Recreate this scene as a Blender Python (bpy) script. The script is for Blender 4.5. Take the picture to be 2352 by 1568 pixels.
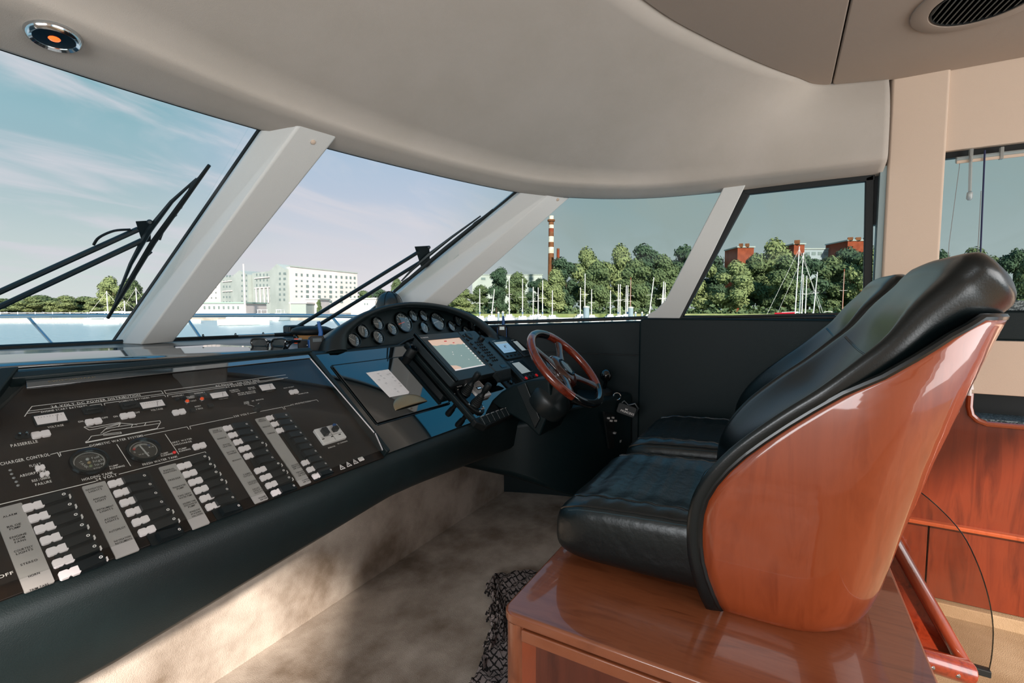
import bpy, bmesh, math, random
from mathutils import Vector, Matrix
from mathutils.bvhtree import BVHTree
from math import sin, cos, pi, radians, sqrt
for o in list(bpy.data.objects): bpy.data.objects.remove(o)
SC = bpy.context.scene; COL = SC.collection
# ------------------------------------------------------------------ camera
F = 1100.0; YAW = radians(29.4); PIT = math.atan(76/F); EYE = Vector((0, 0, 1.2))
FW = Vector((cos(YAW)*cos(PIT), sin(YAW)*cos(PIT), -sin(PIT))); RT = Vector((sin(YAW), -cos(YAW), 0)); UP = RT.cross(FW)
cd = bpy.data.cameras.new('camera'); cam = bpy.data.objects.new('camera', cd); COL.objects.link(cam)
cd.sensor_width = 36; cd.lens = F/2352*36; cd.clip_start = .02; cd.clip_end = 5000
R3 = Matrix((RT, UP, -FW)).transposed(); cam.matrix_world = Matrix.Translation(EYE) @ R3.to_4x4(); SC.camera = cam
# ------------------------------------------------------------------ colour management, sky, sun, fill lamps
SC.view_settings.view_transform = 'Standard'; SC.view_settings.look = 'None'; SC.view_settings.gamma = 1; SC.view_settings.use_curve_mapping = False
SC.view_settings.exposure = 0.0
def hexc(h, k=1.0):
    h = h.lstrip('#'); c = [int(h[i:i+2], 16)/255 for i in (0, 2, 4)]
    return tuple(k*(x/12.92 if x <= .04045 else ((x+.055)/1.055)**2.4) for x in c)+(1.0,)
W = bpy.data.worlds.new('sky'); SC.world = W; W.use_nodes = True
def nodes(tree):
    n = tree.nodes; l = tree.links
    def N(t, **kw):
        x = n.new(t)
        for k, v in kw.items():
            if k == 'i':
                for a, b in v.items(): x.inputs[a].default_value = b
            else: setattr(x, k, v)
        return x
    return n, l, N
def ramp(N, stops, interp='EASE'):
    r = N('ShaderNodeValToRGB'); e = r.color_ramp; e.interpolation = interp
    while len(e.elements) < len(stops): e.elements.new(.5)
    for el, (p, c) in zip(e.elements, stops): el.position = p; el.color = hexc(c) if isinstance(c, str) else c
    return r
n, l, N = nodes(W.node_tree); n.clear()
tc = N('ShaderNodeTexCoord'); sep = N('ShaderNodeSeparateXYZ'); l.new(tc.outputs['Generated'], sep.inputs[0])
# elevation gradient; the haze towards the bow (+Y) is paler, the sky over the starboard bank greyer
g0 = ramp(N, [(0, '#dfe2e0'), (.10, '#c9d4d5'), (.22, '#a3bfc9'), (.36, '#7db0bd'), (.6, '#4aaee0'), (1, '#3a9ad6')], 'LINEAR'); l.new(sep.outputs['Z'], g0.inputs[0])
g1 = ramp(N, [(0, '#efe6e8'), (.10, '#dedbe2'), (.22, '#bfcadd'), (.36, '#a2bfd9'), (.6, '#4aaee0'), (1, '#3a9ad6')], 'LINEAR'); l.new(sep.outputs['Z'], g1.inputs[0])
g2 = ramp(N, [(0, '#cfd5d6'), (.08, '#b7c4c6'), (.16, '#a9babc'), (.3, '#90aeb5'), (.6, '#4aaee0'), (1, '#3a9ad6')], 'LINEAR'); l.new(sep.outputs['Z'], g2.inputs[0])
az0 = N('ShaderNodeMapRange', i={1: .36, 2: .62, 3: 0, 4: 1}); az0.interpolation_type = 'SMOOTHSTEP'; l.new(sep.outputs['X'], az0.inputs[0])
az = N('ShaderNodeMapRange', i={1: .74, 2: .94, 3: 0, 4: 1}); az.interpolation_type = 'SMOOTHSTEP'; l.new(sep.outputs['X'], az.inputs[0])
mx0 = N('ShaderNodeMix', data_type='RGBA'); l.new(az0.outputs[0], mx0.inputs[0]); l.new(g0.outputs[0], mx0.inputs[6]); l.new(g1.outputs[0], mx0.inputs[7])
mx = N('ShaderNodeMix', data_type='RGBA'); l.new(az.outputs[0], mx.inputs[0]); l.new(mx0.outputs[2], mx.inputs[6]); l.new(g2.outputs[0], mx.inputs[7])
den = N('ShaderNodeMath', operation='ADD', i={1: .22}); l.new(sep.outputs['Z'], den.inputs[0])
dv = N('ShaderNodeVectorMath', operation='DIVIDE'); l.new(tc.outputs['Generated'], dv.inputs[0]); l.new(den.outputs[0], dv.inputs[1])
mp = N('ShaderNodeMapping', i={'Rotation': (0, 0, .7), 'Scale': (.8, 2.2, .2)}); l.new(dv.outputs[0], mp.inputs[0])
nz = N('ShaderNodeTexNoise', i={'Scale': 1.6, 'Detail': 7, 'Roughness': .55, 'Distortion': .5}); l.new(mp.outputs[0], nz.inputs['Vector'])
cr = ramp(N, [(.42, (0, 0, 0, 1)), (.70, (.85, .85, .85, 1))]); l.new(nz.outputs[0], cr.inputs[0])
clc = N('ShaderNodeMix', data_type='RGBA', i={6: hexc('#dcd8e0'), 7: hexc('#a9b7b6')}); l.new(az.outputs[0], clc.inputs[0])
cf = N('ShaderNodeMapRange', i={1: .36, 2: .62, 3: 1, 4: .28}); l.new(sep.outputs['Z'], cf.inputs[0]); cm_ = N('ShaderNodeMath', operation='MULTIPLY'); l.new(cr.outputs[0], cm_.inputs[0]); l.new(cf.outputs[0], cm_.inputs[1])
cl = N('ShaderNodeMix', data_type='RGBA'); l.new(cm_.outputs[0], cl.inputs[0]); l.new(mx.outputs[2], cl.inputs[6]); l.new(clc.outputs[2], cl.inputs[7])
bg = N('ShaderNodeBackground', i={'Strength': 1.0}); l.new(cl.outputs[2], bg.inputs[0])
wo = N('ShaderNodeOutputWorld'); l.new(bg.outputs[0], wo.inputs[0])
def light(name, typ, loc, to, energy, color, **kw):
    d = bpy.data.lights.new(name, typ); d.energy = energy; d.color = color[:3]
    for k, v in kw.items(): setattr(d, k, v)
    o = bpy.data.objects.new(name, d); COL.objects.link(o); o.location = loc
    o.rotation_euler = (Vector(to)-Vector(loc)).to_track_quat('-Z', 'Y').to_euler(); return o
SUND = Vector((.60, .55, -.35)).normalized()
light('sun', 'SUN', (-20, -18, 12), Vector((-20, -18, 12))+SUND, 9.0, hexc('#fff1e2'), angle=radians(2.5))
light('aft_fill_area', 'AREA', (.6, -3.6, 1.15), (1.2, 2.0, 1.75), 106, hexc('#fbf8f6'), shape='RECTANGLE', size=3.2, size_y=1.7)  # added area lamp behind the camera, fills the cabin and ceiling
light('port_fill_area', 'AREA', (-1.55, .3, 1.25), (1.8, .9, 1.0), 42, hexc('#f4f8fb'), shape='RECTANGLE', size=1.8, size_y=.8)  # added area lamp on the port side, fills in for window light
# ------------------------------------------------------------------ materials
MT = {}
def mat(name, col, rough=.5, spec=.5, metal=0, coat=0, bump=0, bscale=200, col2=None, nscale=5, ior=None, emit=None, stretch=None, nmix=(.35, .65), detail=5, coatr=.03, trans=0, bdetail=3):
    m = bpy.data.materials.new(name); m.use_nodes = True; n, l, N = nodes(m.node_tree); b = n['Principled BSDF']
    b.inputs['Base Color'].default_value = hexc(col); b.inputs['Roughness'].default_value = rough; b.inputs['Specular IOR Level'].default_value = spec
    b.inputs['Metallic'].default_value = metal; b.inputs['Coat Weight'].default_value = coat; b.inputs['Coat Roughness'].default_value = coatr
    if trans: b.inputs['Transmission Weight'].default_value = trans
    if ior: b.inputs['IOR'].default_value = ior
    t = N('ShaderNodeTexCoord')
    if emit: b.inputs['Emission Color'].default_value = hexc(emit[0]); b.inputs['Emission Strength'].default_value = emit[1]
    z = N('ShaderNodeTexNoise', i={'Scale': nscale, 'Detail': detail, 'Roughness': .6})
    if stretch:
        q = N('ShaderNodeMapping', i={'Scale': stretch}); l.new(t.outputs['Object'], q.inputs[0]); l.new(q.outputs[0], z.inputs['Vector'])
    else: l.new(t.outputs['Object'], z.inputs['Vector'])
    r = ramp(N, [(nmix[0], col), (nmix[1], col2 or col)], 'LINEAR'); l.new(z.outputs[0], r.inputs[0])
    if col2: l.new(r.outputs[0], b.inputs['Base Color'])
    if bump:
        k = N('ShaderNodeTexNoise', i={'Scale': bscale, 'Detail': bdetail}); l.new(t.outputs['Object'], k.inputs['Vector'])
        u = N('ShaderNodeBump', i={'Strength': bump, 'Distance': .002}); l.new(k.outputs[0], u.inputs['Height']); l.new(u.outputs[0], b.inputs['Normal'])
    MT[name] = m; return m
mat('headliner', '#b9b1a8', .85, .2, bump=.25, bscale=420, col2='#b3aba1', nscale=3)
mat('ceiling_vinyl', '#a5978b', .85, .2, bump=.2, bscale=420)
mat('pillar_cover', '#d6d6d2', .7, .3, bump=.25, bscale=380)
mat('cream_panel', '#d0bba8', .75, .3, bump=.2, bscale=380)
mat('reveal', '#8fa0a2', .7, .3)
mat('black_vinyl', '#0f1a1c', .42, .4, bump=.25, bscale=500, col2='#121f21', nscale=8)
mat('dash_vinyl', '#1d282b', .30, .6, bump=.12, bscale=600)
mat('wall_vinyl', '#05171a', .5, .25, bump=.2, bscale=400)
mat('pod_plastic', '#121b1d', .38, .5, bump=.08, bscale=700)
mat('piano_black', '#070c0e', .03, .5, ior=2.3)
mat('hatch_gloss', '#2a3236', .05, .5, ior=3.6)
mat('panel_burl', '#120f0d', .35, .4, col2='#20160f', nscale=14, detail=8)
mat('rubber', '#0b1112', .55, .4)
mat('wiper_black', '#141e22', .4, .5)
mat('leather', '#061214', .33, .5, bump=1.0, bscale=30, coat=.12, coatr=.25, bdetail=8)
mat('leather_smooth', '#061113', .30, .55, bump=.12, bscale=240, coat=.15, coatr=.2)
mat('stitch', '#2a3c42', .6)
mat('piping', '#0b1214', .28, .5, coat=.2)
mat('carpet', '#c2b7ac', 1, .05, bump=.9, bscale=340, col2='#7d6f62', nscale=3.4, nmix=(.36, .66), detail=9)
mat('sole_carpet', '#a08a70', 1, .05, bump=.8, bscale=300, col2='#8d765c', nscale=4)
mat('chrome', '#cdd3d6', .12, .5, metal=1)
mat('steel', '#a9b6bd', .22, .5, metal=1)
mat('white_plastic', '#e9e4e2', .45, .4, col2='#e0dad8', nscale=30)
mat('tag_white', '#f2e8e8', .55, .3)
mat('strip_grey', '#a5a09c', .5, .3)
mat('print_white', '#ece6e2', .6, .2)
mat('print_black', '#121110', .7, .2)
mat('print_grey', '#8a8a8a', .7, .2)
mat('switch_black', '#0c1417', .35, .5)
mat('orange_lens', '#d8491a', .25, .5, emit=('#d8491a', .35))
mat('red_lens', '#c81d1d', .25, .5, emit=('#e01818', .3))
mat('amber_lens', '#caa060', .3, .5)
mat('green_lens', '#8f9a6a', .3, .5)
mat('blue_plastic', '#12508f', .4, .5)
mat('navy_cord', '#2a2f52', .6, .3)
mat('tan_metal', '#a08f72', .35, .4, metal=.7)
mat('tan_leather', '#b5854f', .6, .3, bump=.2)
mat('dial_face', '#4c565a', .5, .3)  # grey lightened to stand in for sky reflected in the gauge glass
mat('dial_dark', '#12181a', .5, .3)
mat('plotter_grey', '#2b3336', .42, .5, bump=.05, bscale=900)
mat('screen_water', '#8ea39c', .3, .4, emit=('#8ea39c', .45))
mat('screen_land', '#d9b79f', .3, .4, emit=('#e3c0aa', .55))
mat('screen_white', '#efe6e2', .3, .4, emit=('#efe6e2', .5))
mat('screen_blue', '#8fb4cf', .3, .4, emit=('#9cc3dd', .45))
mat('screen_lcd', '#aeb9b8', .3, .4, emit=('#b6c0bf', .35))
mat('paper', '#eeeae8', .8, .1, col2='#e6e1de', nscale=20)
mat('wheel_black', '#0c1012', .12, .5, coat=.6)
mat('clear_plastic', '#c9ccc8', .25, .5, trans=.6)
mat('lens_dark', '#161c1c', .05, .6, coat=1)
mat('bulb_amber', '#e0581c', .3, .5, emit=('#f0662a', 1.6))
mat('mesh_shelf', '#2b3a3e', .5, .5, col2='#7d8a8c', nscale=160, nmix=(.47, .55), detail=1)
mat('chrome_dark', '#39464c', .2, .5, metal=1)
def weave():
    m = bpy.data.materials.new('throw_weave'); m.use_nodes = True; n, l, N = nodes(m.node_tree); b = n['Principled BSDF']; b.inputs['Roughness'].default_value = .95
    t = N('ShaderNodeTexCoord'); out = None
    for sc, rz, th in ((14, .3, .86), (13, 1.87, .88), (150, .3, .35), (150, 1.87, .35)):
        q = N('ShaderNodeMapping', i={'Rotation': (0, 0, rz)}); l.new(t.outputs['Object'], q.inputs[0]); w = N('ShaderNodeTexWave', i={'Scale': sc, 'Distortion': 2.0, 'Detail': 2, 'Detail Scale': 3}); l.new(q.outputs[0], w.inputs['Vector'])
        g = N('ShaderNodeMath', operation='LESS_THAN', i={1: th}); l.new(w.outputs['Fac'], g.inputs[0]) if sc < 100 else l.new(w.outputs['Fac'], g.inputs[0])
        if sc > 100: g.operation = 'GREATER_THAN'; g.inputs[1].default_value = .16
        if out is None: out = g.outputs[0]
        else: k = N('ShaderNodeMath', operation='MULTIPLY'); l.new(out, k.inputs[0]); l.new(g.outputs[0], k.inputs[1]); out = k.outputs[0]
    c = N('ShaderNodeMix', data_type='RGBA', i={6: hexc('#141010'), 7: hexc('#b3a5a2')}); l.new(out, c.inputs[0]); l.new(c.outputs[2], b.inputs['Base Color']); MT['throw_weave'] = m
weave()
# outdoors
mat('leaf_light', '#8b9566', .8, .1, col2='#596a47', nscale=.7)
mat('leaf_mid', '#6a7852', .8, .1, col2='#41543d', nscale=.7)
mat('leaf_dark', '#4c5f48', .8, .1, col2='#2d4336', nscale=.7)
mat('bark', '#4a4136', .9, .1)
mat('grass', '#6f7f4a', .9, .1, col2='#93936a', nscale=.15)
mat('quay_stone', '#b8b0a6', .9, .1, col2='#988f84', nscale=.4)
mat('facade_white', '#ded4d2', .8, .1, col2='#d3cac8', nscale=.1)
mat('facade_grey', '#adb5b2', .8, .1, col2='#9da6a3', nscale=.1)
mat('roof_green', '#8fa79f', .7, .2)
mat('shed_grey', '#98a3a0', .7, .2)
mat('pane_dark', '#6f7f7f', .2, .5)
mat('brick_red', '#86452f', .9, .1, col2='#6f3624', nscale=.5)
mat('brick_brown', '#7b5238', .9, .1, col2='#63402c', nscale=.4)
mat('band_white', '#d8d2c6', .8, .1, col2='#b9b1a3', nscale=.5)
mat('factory_grey', '#8d9aa0', .8, .2)
mat('gelcoat', '#eeeae6', .3, .4)
mat('sail_blue', '#24568a', .7, .2)
mat('sail_red', '#b3182a', .6, .2)
mat('mast_alu', '#e4dfd9', .4, .4)
mat('mast_wood', '#8a4a30', .5, .3)
mat('timber_pile', '#8a99a2', .7, .2)
mat('deck_white', '#c9cdd0', .5, .3)
mat('brown_cover', '#4d3d31', .8, .1)
def wood(name, c1, c2, c3, sc=(1, 1, 14), rough=.3, coat=1):
    m = bpy.data.materials.new(name); m.use_nodes = True; n, l, N = nodes(m.node_tree); b = n['Principled BSDF']
    t = N('ShaderNodeTexCoord'); q = N('ShaderNodeMapping', i={'Scale': sc}); l.new(t.outputs['Object'], q.inputs[0])
    z = N('ShaderNodeTexNoise', i={'Scale': 2.2, 'Detail': 9, 'Roughness': .62, 'Distortion': .7}); l.new(q.outputs[0], z.inputs['Vector'])
    r = ramp(N, [(.32, c1), (.5, c2), (.68, c3)], 'LINEAR'); l.new(z.outputs[0], r.inputs[0]); l.new(r.outputs[0], b.inputs['Base Color'])
    b.inputs['Roughness'].default_value = rough; b.inputs['Coat Weight'].default_value = coat; b.inputs['Coat Roughness'].default_value = .04
    MT[name] = m
wood('cherry', '#903f1e', '#994523', '#87391a', (9, 9, 1.2))
wood('cherry_top', '#844629', '#915132', '#763d23', (14, 2, 2), .3, 1)
wood('cherry_red', '#5c2010', '#6c2914', '#4f190b', (8, 8, .9), .3, .7)
wood('cherry_dark', '#55281a', '#632f1f', '#471f14', (8, 8, .9), .35, .5)
wood('mahogany', '#5e1d0d', '#7a2a14', '#4a140a', (9, 9, 9), .25, 1)
wood('mahogany_dark', '#2c100b', '#3a1710', '#1d0a08', (9, 9, 9), .2, 1)
def glass(name, tint, k=1.0, ior=1.5, rough=0.0):
    m = bpy.data.materials.new(name); m.use_nodes = True; n, l, N = nodes(m.node_tree); n.remove(n['Principled BSDF'])
    a = N('ShaderNodeBsdfTransparent', i={0: hexc(tint)}); g = N('ShaderNodeBsdfGlossy', i={'Roughness': rough, 'Color': (1, 1, 1, 1)})
    f = N('ShaderNodeFresnel', i={'IOR': ior}); mu = N('ShaderNodeMath', operation='MULTIPLY', i={1: k}); l.new(f.outputs[0], mu.inputs[0])
    ge = N('ShaderNodeNewGeometry'); fb = N('ShaderNodeMath', operation='SUBTRACT', i={0: 1}); l.new(ge.outputs['Backfacing'], fb.inputs[1]); m2 = N('ShaderNodeMath', operation='MULTIPLY'); l.new(mu.outputs[0], m2.inputs[0]); l.new(fb.outputs[0], m2.inputs[1])
    x = N('ShaderNodeMixShader'); l.new(m2.outputs[0], x.inputs[0]); l.new(a.outputs[0], x.inputs[1]); l.new(g.outputs[0], x.inputs[2]); l.new(x.outputs[0], n['Material Output'].inputs[0])
    MT[name] = m
glass('clear_glass', '#fbfdfd', .10, 1.5, .22); glass('side_glass', '#eef2f1', .10, 1.5, .22); glass('acrylic', '#f4f5f4', .8, 1.6); glass('gauge_glass', '#eef2f2', 1.0, 2.3); glass('guard_glass', '#efecea', 1.0, 1.6)
def water():
    m = bpy.data.materials.new('harbour_water'); m.use_nodes = True; n, l, N = nodes(m.node_tree); b = n['Principled BSDF']
    b.inputs['Base Color'].default_value = hexc('#8fb0ba'); b.inputs['Roughness'].default_value = .25
    t = N('ShaderNodeTexCoord'); z = N('ShaderNodeTexNoise', i={'Scale': 1.1, 'Detail': 4}); l.new(t.outputs['Object'], z.inputs['Vector'])
    u = N('ShaderNodeBump', i={'Strength': .5, 'Distance': .3}); l.new(z.outputs[0], u.inputs['Height']); l.new(u.outputs[0], b.inputs['Normal']); MT['harbour_water'] = m
water()
# ------------------------------------------------------------------ image-ray helpers (photo pixel -> point on a real plane)
def ray(x, y): return FW+RT*((x-1176)/F)-UP*((y-784)/F)
def onpl(x, y, p, nn):
    d = ray(x, y); nn = Vector(nn); return EYE+d*((Vector(p)-EYE).dot(nn)/d.dot(nn))
def onX(x, y, v): return onpl(x, y, (v, 0, 0), (1, 0, 0))
def onY(x, y, v): return onpl(x, y, (0, v, 0), (0, 1, 0))
def onZ(x, y, v): return onpl(x, y, (0, 0, v), (0, 0, 1))
def atD(x, y, D): return EYE+ray(x, y)*D
PO = Vector((0, 1.15, .70)); PA = math.atan2(.32, .38); PT = Vector((0, cos(PA), sin(PA))); PN = Vector((0, -sin(PA), cos(PA)))
PM = Matrix.Translation(PO) @ Matrix.Rotation(PA, 4, 'X')
def pp(x, y, h=0):
    P = onpl(x, y, PO+PN*h, PN)-PO; return P.x, P.dot(PT)
def Z1(x, y): return pp(x/3.92, 780+y/3.92)
def Z2(x, y): return pp(x/3.92, 1080+y/3.92)
def Z3(x, y): return pp(400+x/3.92, 780+y/3.92)
# ------------------------------------------------------------------ mesh builder
class MB:
    def __init__(s): s.v = []; s.f = []
    def add(s, vs, fs):
        k = len(s.v); s.v += [Vector(a) for a in vs]; s.f += [tuple(i+k for i in f) for f in fs]; return s
    def box(s, c, d, R=None):
        c = Vector(c); vs = []
        for z in (-.5, .5):
            for y in (-.5, .5):
                for x in (-.5, .5):
                    q = Vector((x*d[0], y*d[1], z*d[2])); vs.append(c+(R @ q if R else q))
        return s.add(vs, [(0, 2, 3, 1), (4, 5, 7, 6), (0, 1, 5, 4), (2, 6, 7, 3), (0, 4, 6, 2), (1, 3, 7, 5)])
    def prism(s, poly, z0, z1, M=None):
        k = len(poly); vs = [Vector((p[0], p[1], z0)) for p in poly]+[Vector((p[0], p[1], z1)) for p in poly]
        if M: vs = [M @ a for a in vs]
        return s.add(vs, [tuple(range(k))[::-1], tuple(range(k, 2*k))]+[(i, (i+1) % k, k+(i+1) % k, k+i) for i in range(k)])
    def solid(s, A, B):  # two matching 3-D polygons
        k = len(A); return s.add(list(A)+list(B), [tuple(range(k))[::-1], tuple(range(k, 2*k))]+[(i, (i+1) % k, k+(i+1) % k, k+i) for i in range(k)])
    def loft(s, rings, closed=True, cap=True, loop=False):
        m = len(rings[0]); k0 = len(s.v); s.v += [Vector(p) for r in rings for p in r]
        R = len(rings); J = m if closed else m-1
        for i in range(R if loop else R-1):
            for j in range(J):
                a = k0+i*m+j; b = k0+i*m+(j+1) % m; i2 = (i+1) % R; s.f.append((a, b, k0+i2*m+(j+1) % m, k0+i2*m+j))
        if cap and closed and not loop:
            s.f.append(tuple(range(k0, k0+m))[::-1]); s.f.append(tuple(range(k0+(R-1)*m, k0+R*m)))
        return s
    def tube(s, pts, r, nn=8, loop=False, flat=None):
        pts = [Vector(p) for p in pts]; rings = []; prev = None; K = len(pts)
        for i, p in enumerate(pts):
            if loop: t = pts[(i+1) % K]-pts[i-1]
            else: t = pts[min(i+1, K-1)]-pts[max(i-1, 0)]
            t.normalize()
            if prev is None:
                a = Vector((0, 0, 1)) if abs(t.z) < .9 else Vector((1, 0, 0)); a = (a-t*a.dot(t)).normalized()
            else: a = (prev-t*prev.dot(t)).normalized()
            prev = a; b = t.cross(a); rr = r[i] if isinstance(r, (list, tuple)) else r
            rings.append([p+(a*cos(2*pi*j/nn)+b*sin(2*pi*j/nn)*(flat or 1))*rr for j in range(nn)])
        return s.loft(rings, True, True, loop)
    def lathe(s, prof, M=None, nn=24):
        rings = [[Vector((r*cos(2*pi*j/nn), r*sin(2*pi*j/nn), z)) for j in range(nn)] for r, z in prof]
        if M: rings = [[M @ p for p in r] for r in rings]
        return s.loft(rings, True, True)
    def poly(s, pts): return s.add(pts, [tuple(range(len(pts)))])
    def tf(s, M): s.v = [M @ a for a in s.v]; return s
WM = {}
def link(o): COL.objects.link(o); return o
def tag(o, label=None, cat=None, group=None, kind=None):
    for k, v in (('label', label), ('category', cat), ('group', group), ('kind', kind)):
        if v: o[k] = v
    return o
def thing(name, label, cat, loc=(0, 0, 0), M=None, group=None, kind=None):
    o = bpy.data.objects.new(name, None); link(o); o.empty_display_size = .05
    M = M or Matrix.Translation(loc); o.matrix_world = M; o.location, q, o.scale = M.decompose(); o.rotation_euler = q.to_euler(); WM[o] = M.copy()
    return tag(o, label, cat, group, kind)
def mesh(name, mb, m, smooth=True, ang=35):
    me = bpy.data.meshes.new(name); me.from_pydata([tuple(a) for a in mb.v], [], mb.f)
    me.update(); me.materials.append(MT[m])
    bm = bmesh.new(); bm.from_mesh(me); bmesh.ops.recalc_face_normals(bm, faces=bm.faces); bm.to_mesh(me); bm.free()
    if smooth:
        me.polygons.foreach_set('use_smooth', [True]*len(me.polygons)); me.set_sharp_from_angle(angle=radians(ang))
    return me
def part(name, mb, m, parent=None, local=False, bev=0, seg=2, smooth=True, label=None, ang=35, sub=0, kind=None, solid=0):
    P = WM.get(parent) if parent else None
    if P is not None and not local: mb.tf(P.inverted())
    o = bpy.data.objects.new(name, mesh(name, mb, m, smooth, ang)); link(o)
    if parent: o.parent = parent; WM[o] = P
    else: WM[o] = Matrix()
    if solid: q = o.modifiers.new('thick', 'SOLIDIFY'); q.thickness = solid; q.offset = 0
    if bev:
        q = o.modifiers.new('bevel', 'BEVEL'); q.width = bev; q.segments = seg; q.limit_method = 'ANGLE'; q.angle_limit = radians(30); q.harden_normals = True
    if sub: q = o.modifiers.new('smooth', 'SUBSURF'); q.levels = sub; q.render_levels = sub
    if label: o['label'] = label
    if kind: o['kind'] = kind
    return o
def struct(name, mb, m, label, cat, **kw):
    o = part(name, mb, m, None, **kw); return tag(o, label, cat, kind='structure')
def dup(o, parent=None, M=None):
    c = o.copy(); link(c); c.parent = parent
    if M is not None: c.location, q, c.scale = M.decompose(); c.rotation_euler = q.to_euler(); WM[c] = M
    else: WM[c] = WM.get(parent, Matrix())
    for ch in [x for x in o.children]: dup(ch, c)
    return c
def frame(o, z, x=None):
    z = Vector(z).normalized(); x = Vector(x) if x is not None else (Vector((1, 0, 0)) if abs(z.x) < .9 else Vector((0, 1, 0)))
    x = (x-z*x.dot(z)).normalized(); y = z.cross(x); M = Matrix((x, y, z)).transposed().to_4x4(); M.translation = Vector(o); return M
def rrect(x0, y0, x1, y1, r, k=4):
    pts = []
    for cx, cy, a in ((x1-r, y1-r, 0), (x0+r, y1-r, 90), (x0+r, y0+r, 180), (x1-r, y0+r, 270)):
        for i in range(k+1): t = radians(a+90*i/k); pts.append((cx+r*cos(t), cy+r*sin(t)))
    return pts
def circ(cx, cy, r, k=16, ry=None): return [(cx+r*cos(2*pi*i/k), cy+(ry or r)*sin(2*pi*i/k)) for i in range(k)]
def cat_rom(P, sub):
    P = [Vector(p) for p in P]; out = []
    for i in range(len(P)-1):
        a = P[max(i-1, 0)]; b = P[i]; c = P[i+1]; d = P[min(i+2, len(P)-1)]
        for j in range(sub):
            t = j/sub; out.append(.5*((2*b)+(c-a)*t+(2*a-5*b+4*c-d)*t*t+(3*b-a-3*c+d)*t**3))
    out.append(P[-1]); return out
# ------------------------------------------------------------------ lettering: glyphs of the built-in font, widened
GL = {}
def load_glyphs(chars):
    obs = []
    for c in chars:
        cu = bpy.data.curves.new('glyph', 'FONT'); cu.body = c; cu.offset = .012; cu.resolution_u = 3; o = bpy.data.objects.new('glyph', cu); link(o); obs.append((c, o))
    dg = bpy.context.evaluated_depsgraph_get()
    for c, o in obs:
        me = bpy.data.meshes.new_from_object(o.evaluated_get(dg)); vs = [(v.co.x, v.co.y) for v in me.vertices]; fs = [tuple(p.vertices) for p in me.polygons]
        x0 = min(v[0] for v in vs); x1 = max(v[0] for v in vs); GL[c] = ([(x-x0, y) for x, y in vs], fs, x1-x0); bpy.data.meshes.remove(me); cu = o.data; bpy.data.objects.remove(o); bpy.data.curves.remove(cu)
load_glyphs('ABCDEFGHIJKLMNOPQRSTUVWXYZ0123456789/-.&fulhigowempty°')
CAP = max(p[1] for p in GL['H'][0])
def text(mb, st, x, y, h, z=.0008, ext=1.25, align=0, width=None, dx=(1, 0), M=None):
    sc = h/CAP; adv = 0; items = []
    for c in st:
        if c == ' ': adv += .36*ext; continue
        g = GL[c]; items.append((g, adv)); adv += (g[2]+.13)*ext
    tot = (adv-.13*ext)*sc; kx = 1
    if width: kx = width/tot; tot = width
    ox = -tot*align
    for g, a in items:
        vs = []
        for px, py in g[0]:
            u = ox+(a+px*ext)*sc*kx; v = py*sc; q = Vector((x+u*dx[0]-v*dx[1], y+u*dx[1]+v*dx[0], z)); vs.append(M @ q if M else q)
        mb.add(vs, g[1])
def lines(mb, pts, w=.0014, z=.0008):
    for (x0, y0), (x1, y1) in zip(pts[:-1], pts[1:]):
        d = Vector((x1-x0, y1-y0)); L = d.length
        if L < 1e-6: continue
        nx, ny = -d.y/L*w/2, d.x/L*w/2; ex, ey = d.x/L*w/2, d.y/L*w/2
        mb.add([(x0-ex+nx, y0-ey+ny, z), (x0-ex-nx, y0-ey-ny, z), (x1+ex-nx, y1+ey-ny, z), (x1+ex+nx, y1+ey+ny, z)], [(0, 1, 2, 3)])
rnd = random.Random(7)
# ================================================================== cabin shell
ZH = 1.83; ZC = 1.862; ZT = 2.25
ST = [  # base of the glass, head of the glass, headliner crease, ceiling edge
 ((-1.75, 2.5, 1.06), (-1.7, 1.62), (-1.7, 1.40), (-1.7, .58)),
 ((-.6, 2.5, 1.06), (-.6, 1.645), (-.6, 1.42), (-.6, .58)),
 ((.3, 2.49, 1.06), (.44, 1.655), (.41, 1.455), (.28, .58)),
 ((.95, 2.43, 1.06), (1.06, 1.605), (1.02, 1.475), (.9, .565)),
 ((1.6, 2.28, 1.065), (1.70, 1.465), (1.64, 1.385), (1.42, .52)),
 ((2.15, 2.04, 1.10), (2.31, 1.25), (2.23, 1.17), (1.77, .42)),
 ((2.58, 1.70, 1.11), (2.62, .98), (2.515, .91), (2.05, .29)),
 ((2.80, 1.15, 1.13), (2.79, .66), (2.68, .63), (2.36, .12)),
 ((2.87, .62, 1.15), (2.84, .26), (2.725, .26), (2.58, -.02)),
 ((2.88, .2, 1.155), (2.86, -.08), (2.735, -.08), (2.73, -.13)),
 ((2.88, -.385, 1.16), (2.86, -.385), (2.735, -.385), (2.82, -.385))]
SUB = 8
BASE = cat_rom([s[0] for s in ST], SUB); HEAD = cat_rom([(*s[1], ZH) for s in ST], SUB)
CREASE = cat_rom([(*s[2], ZC) for s in ST], SUB); EDGE = cat_rom([(*s[3], ZT) for s in ST], SUB)
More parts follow.
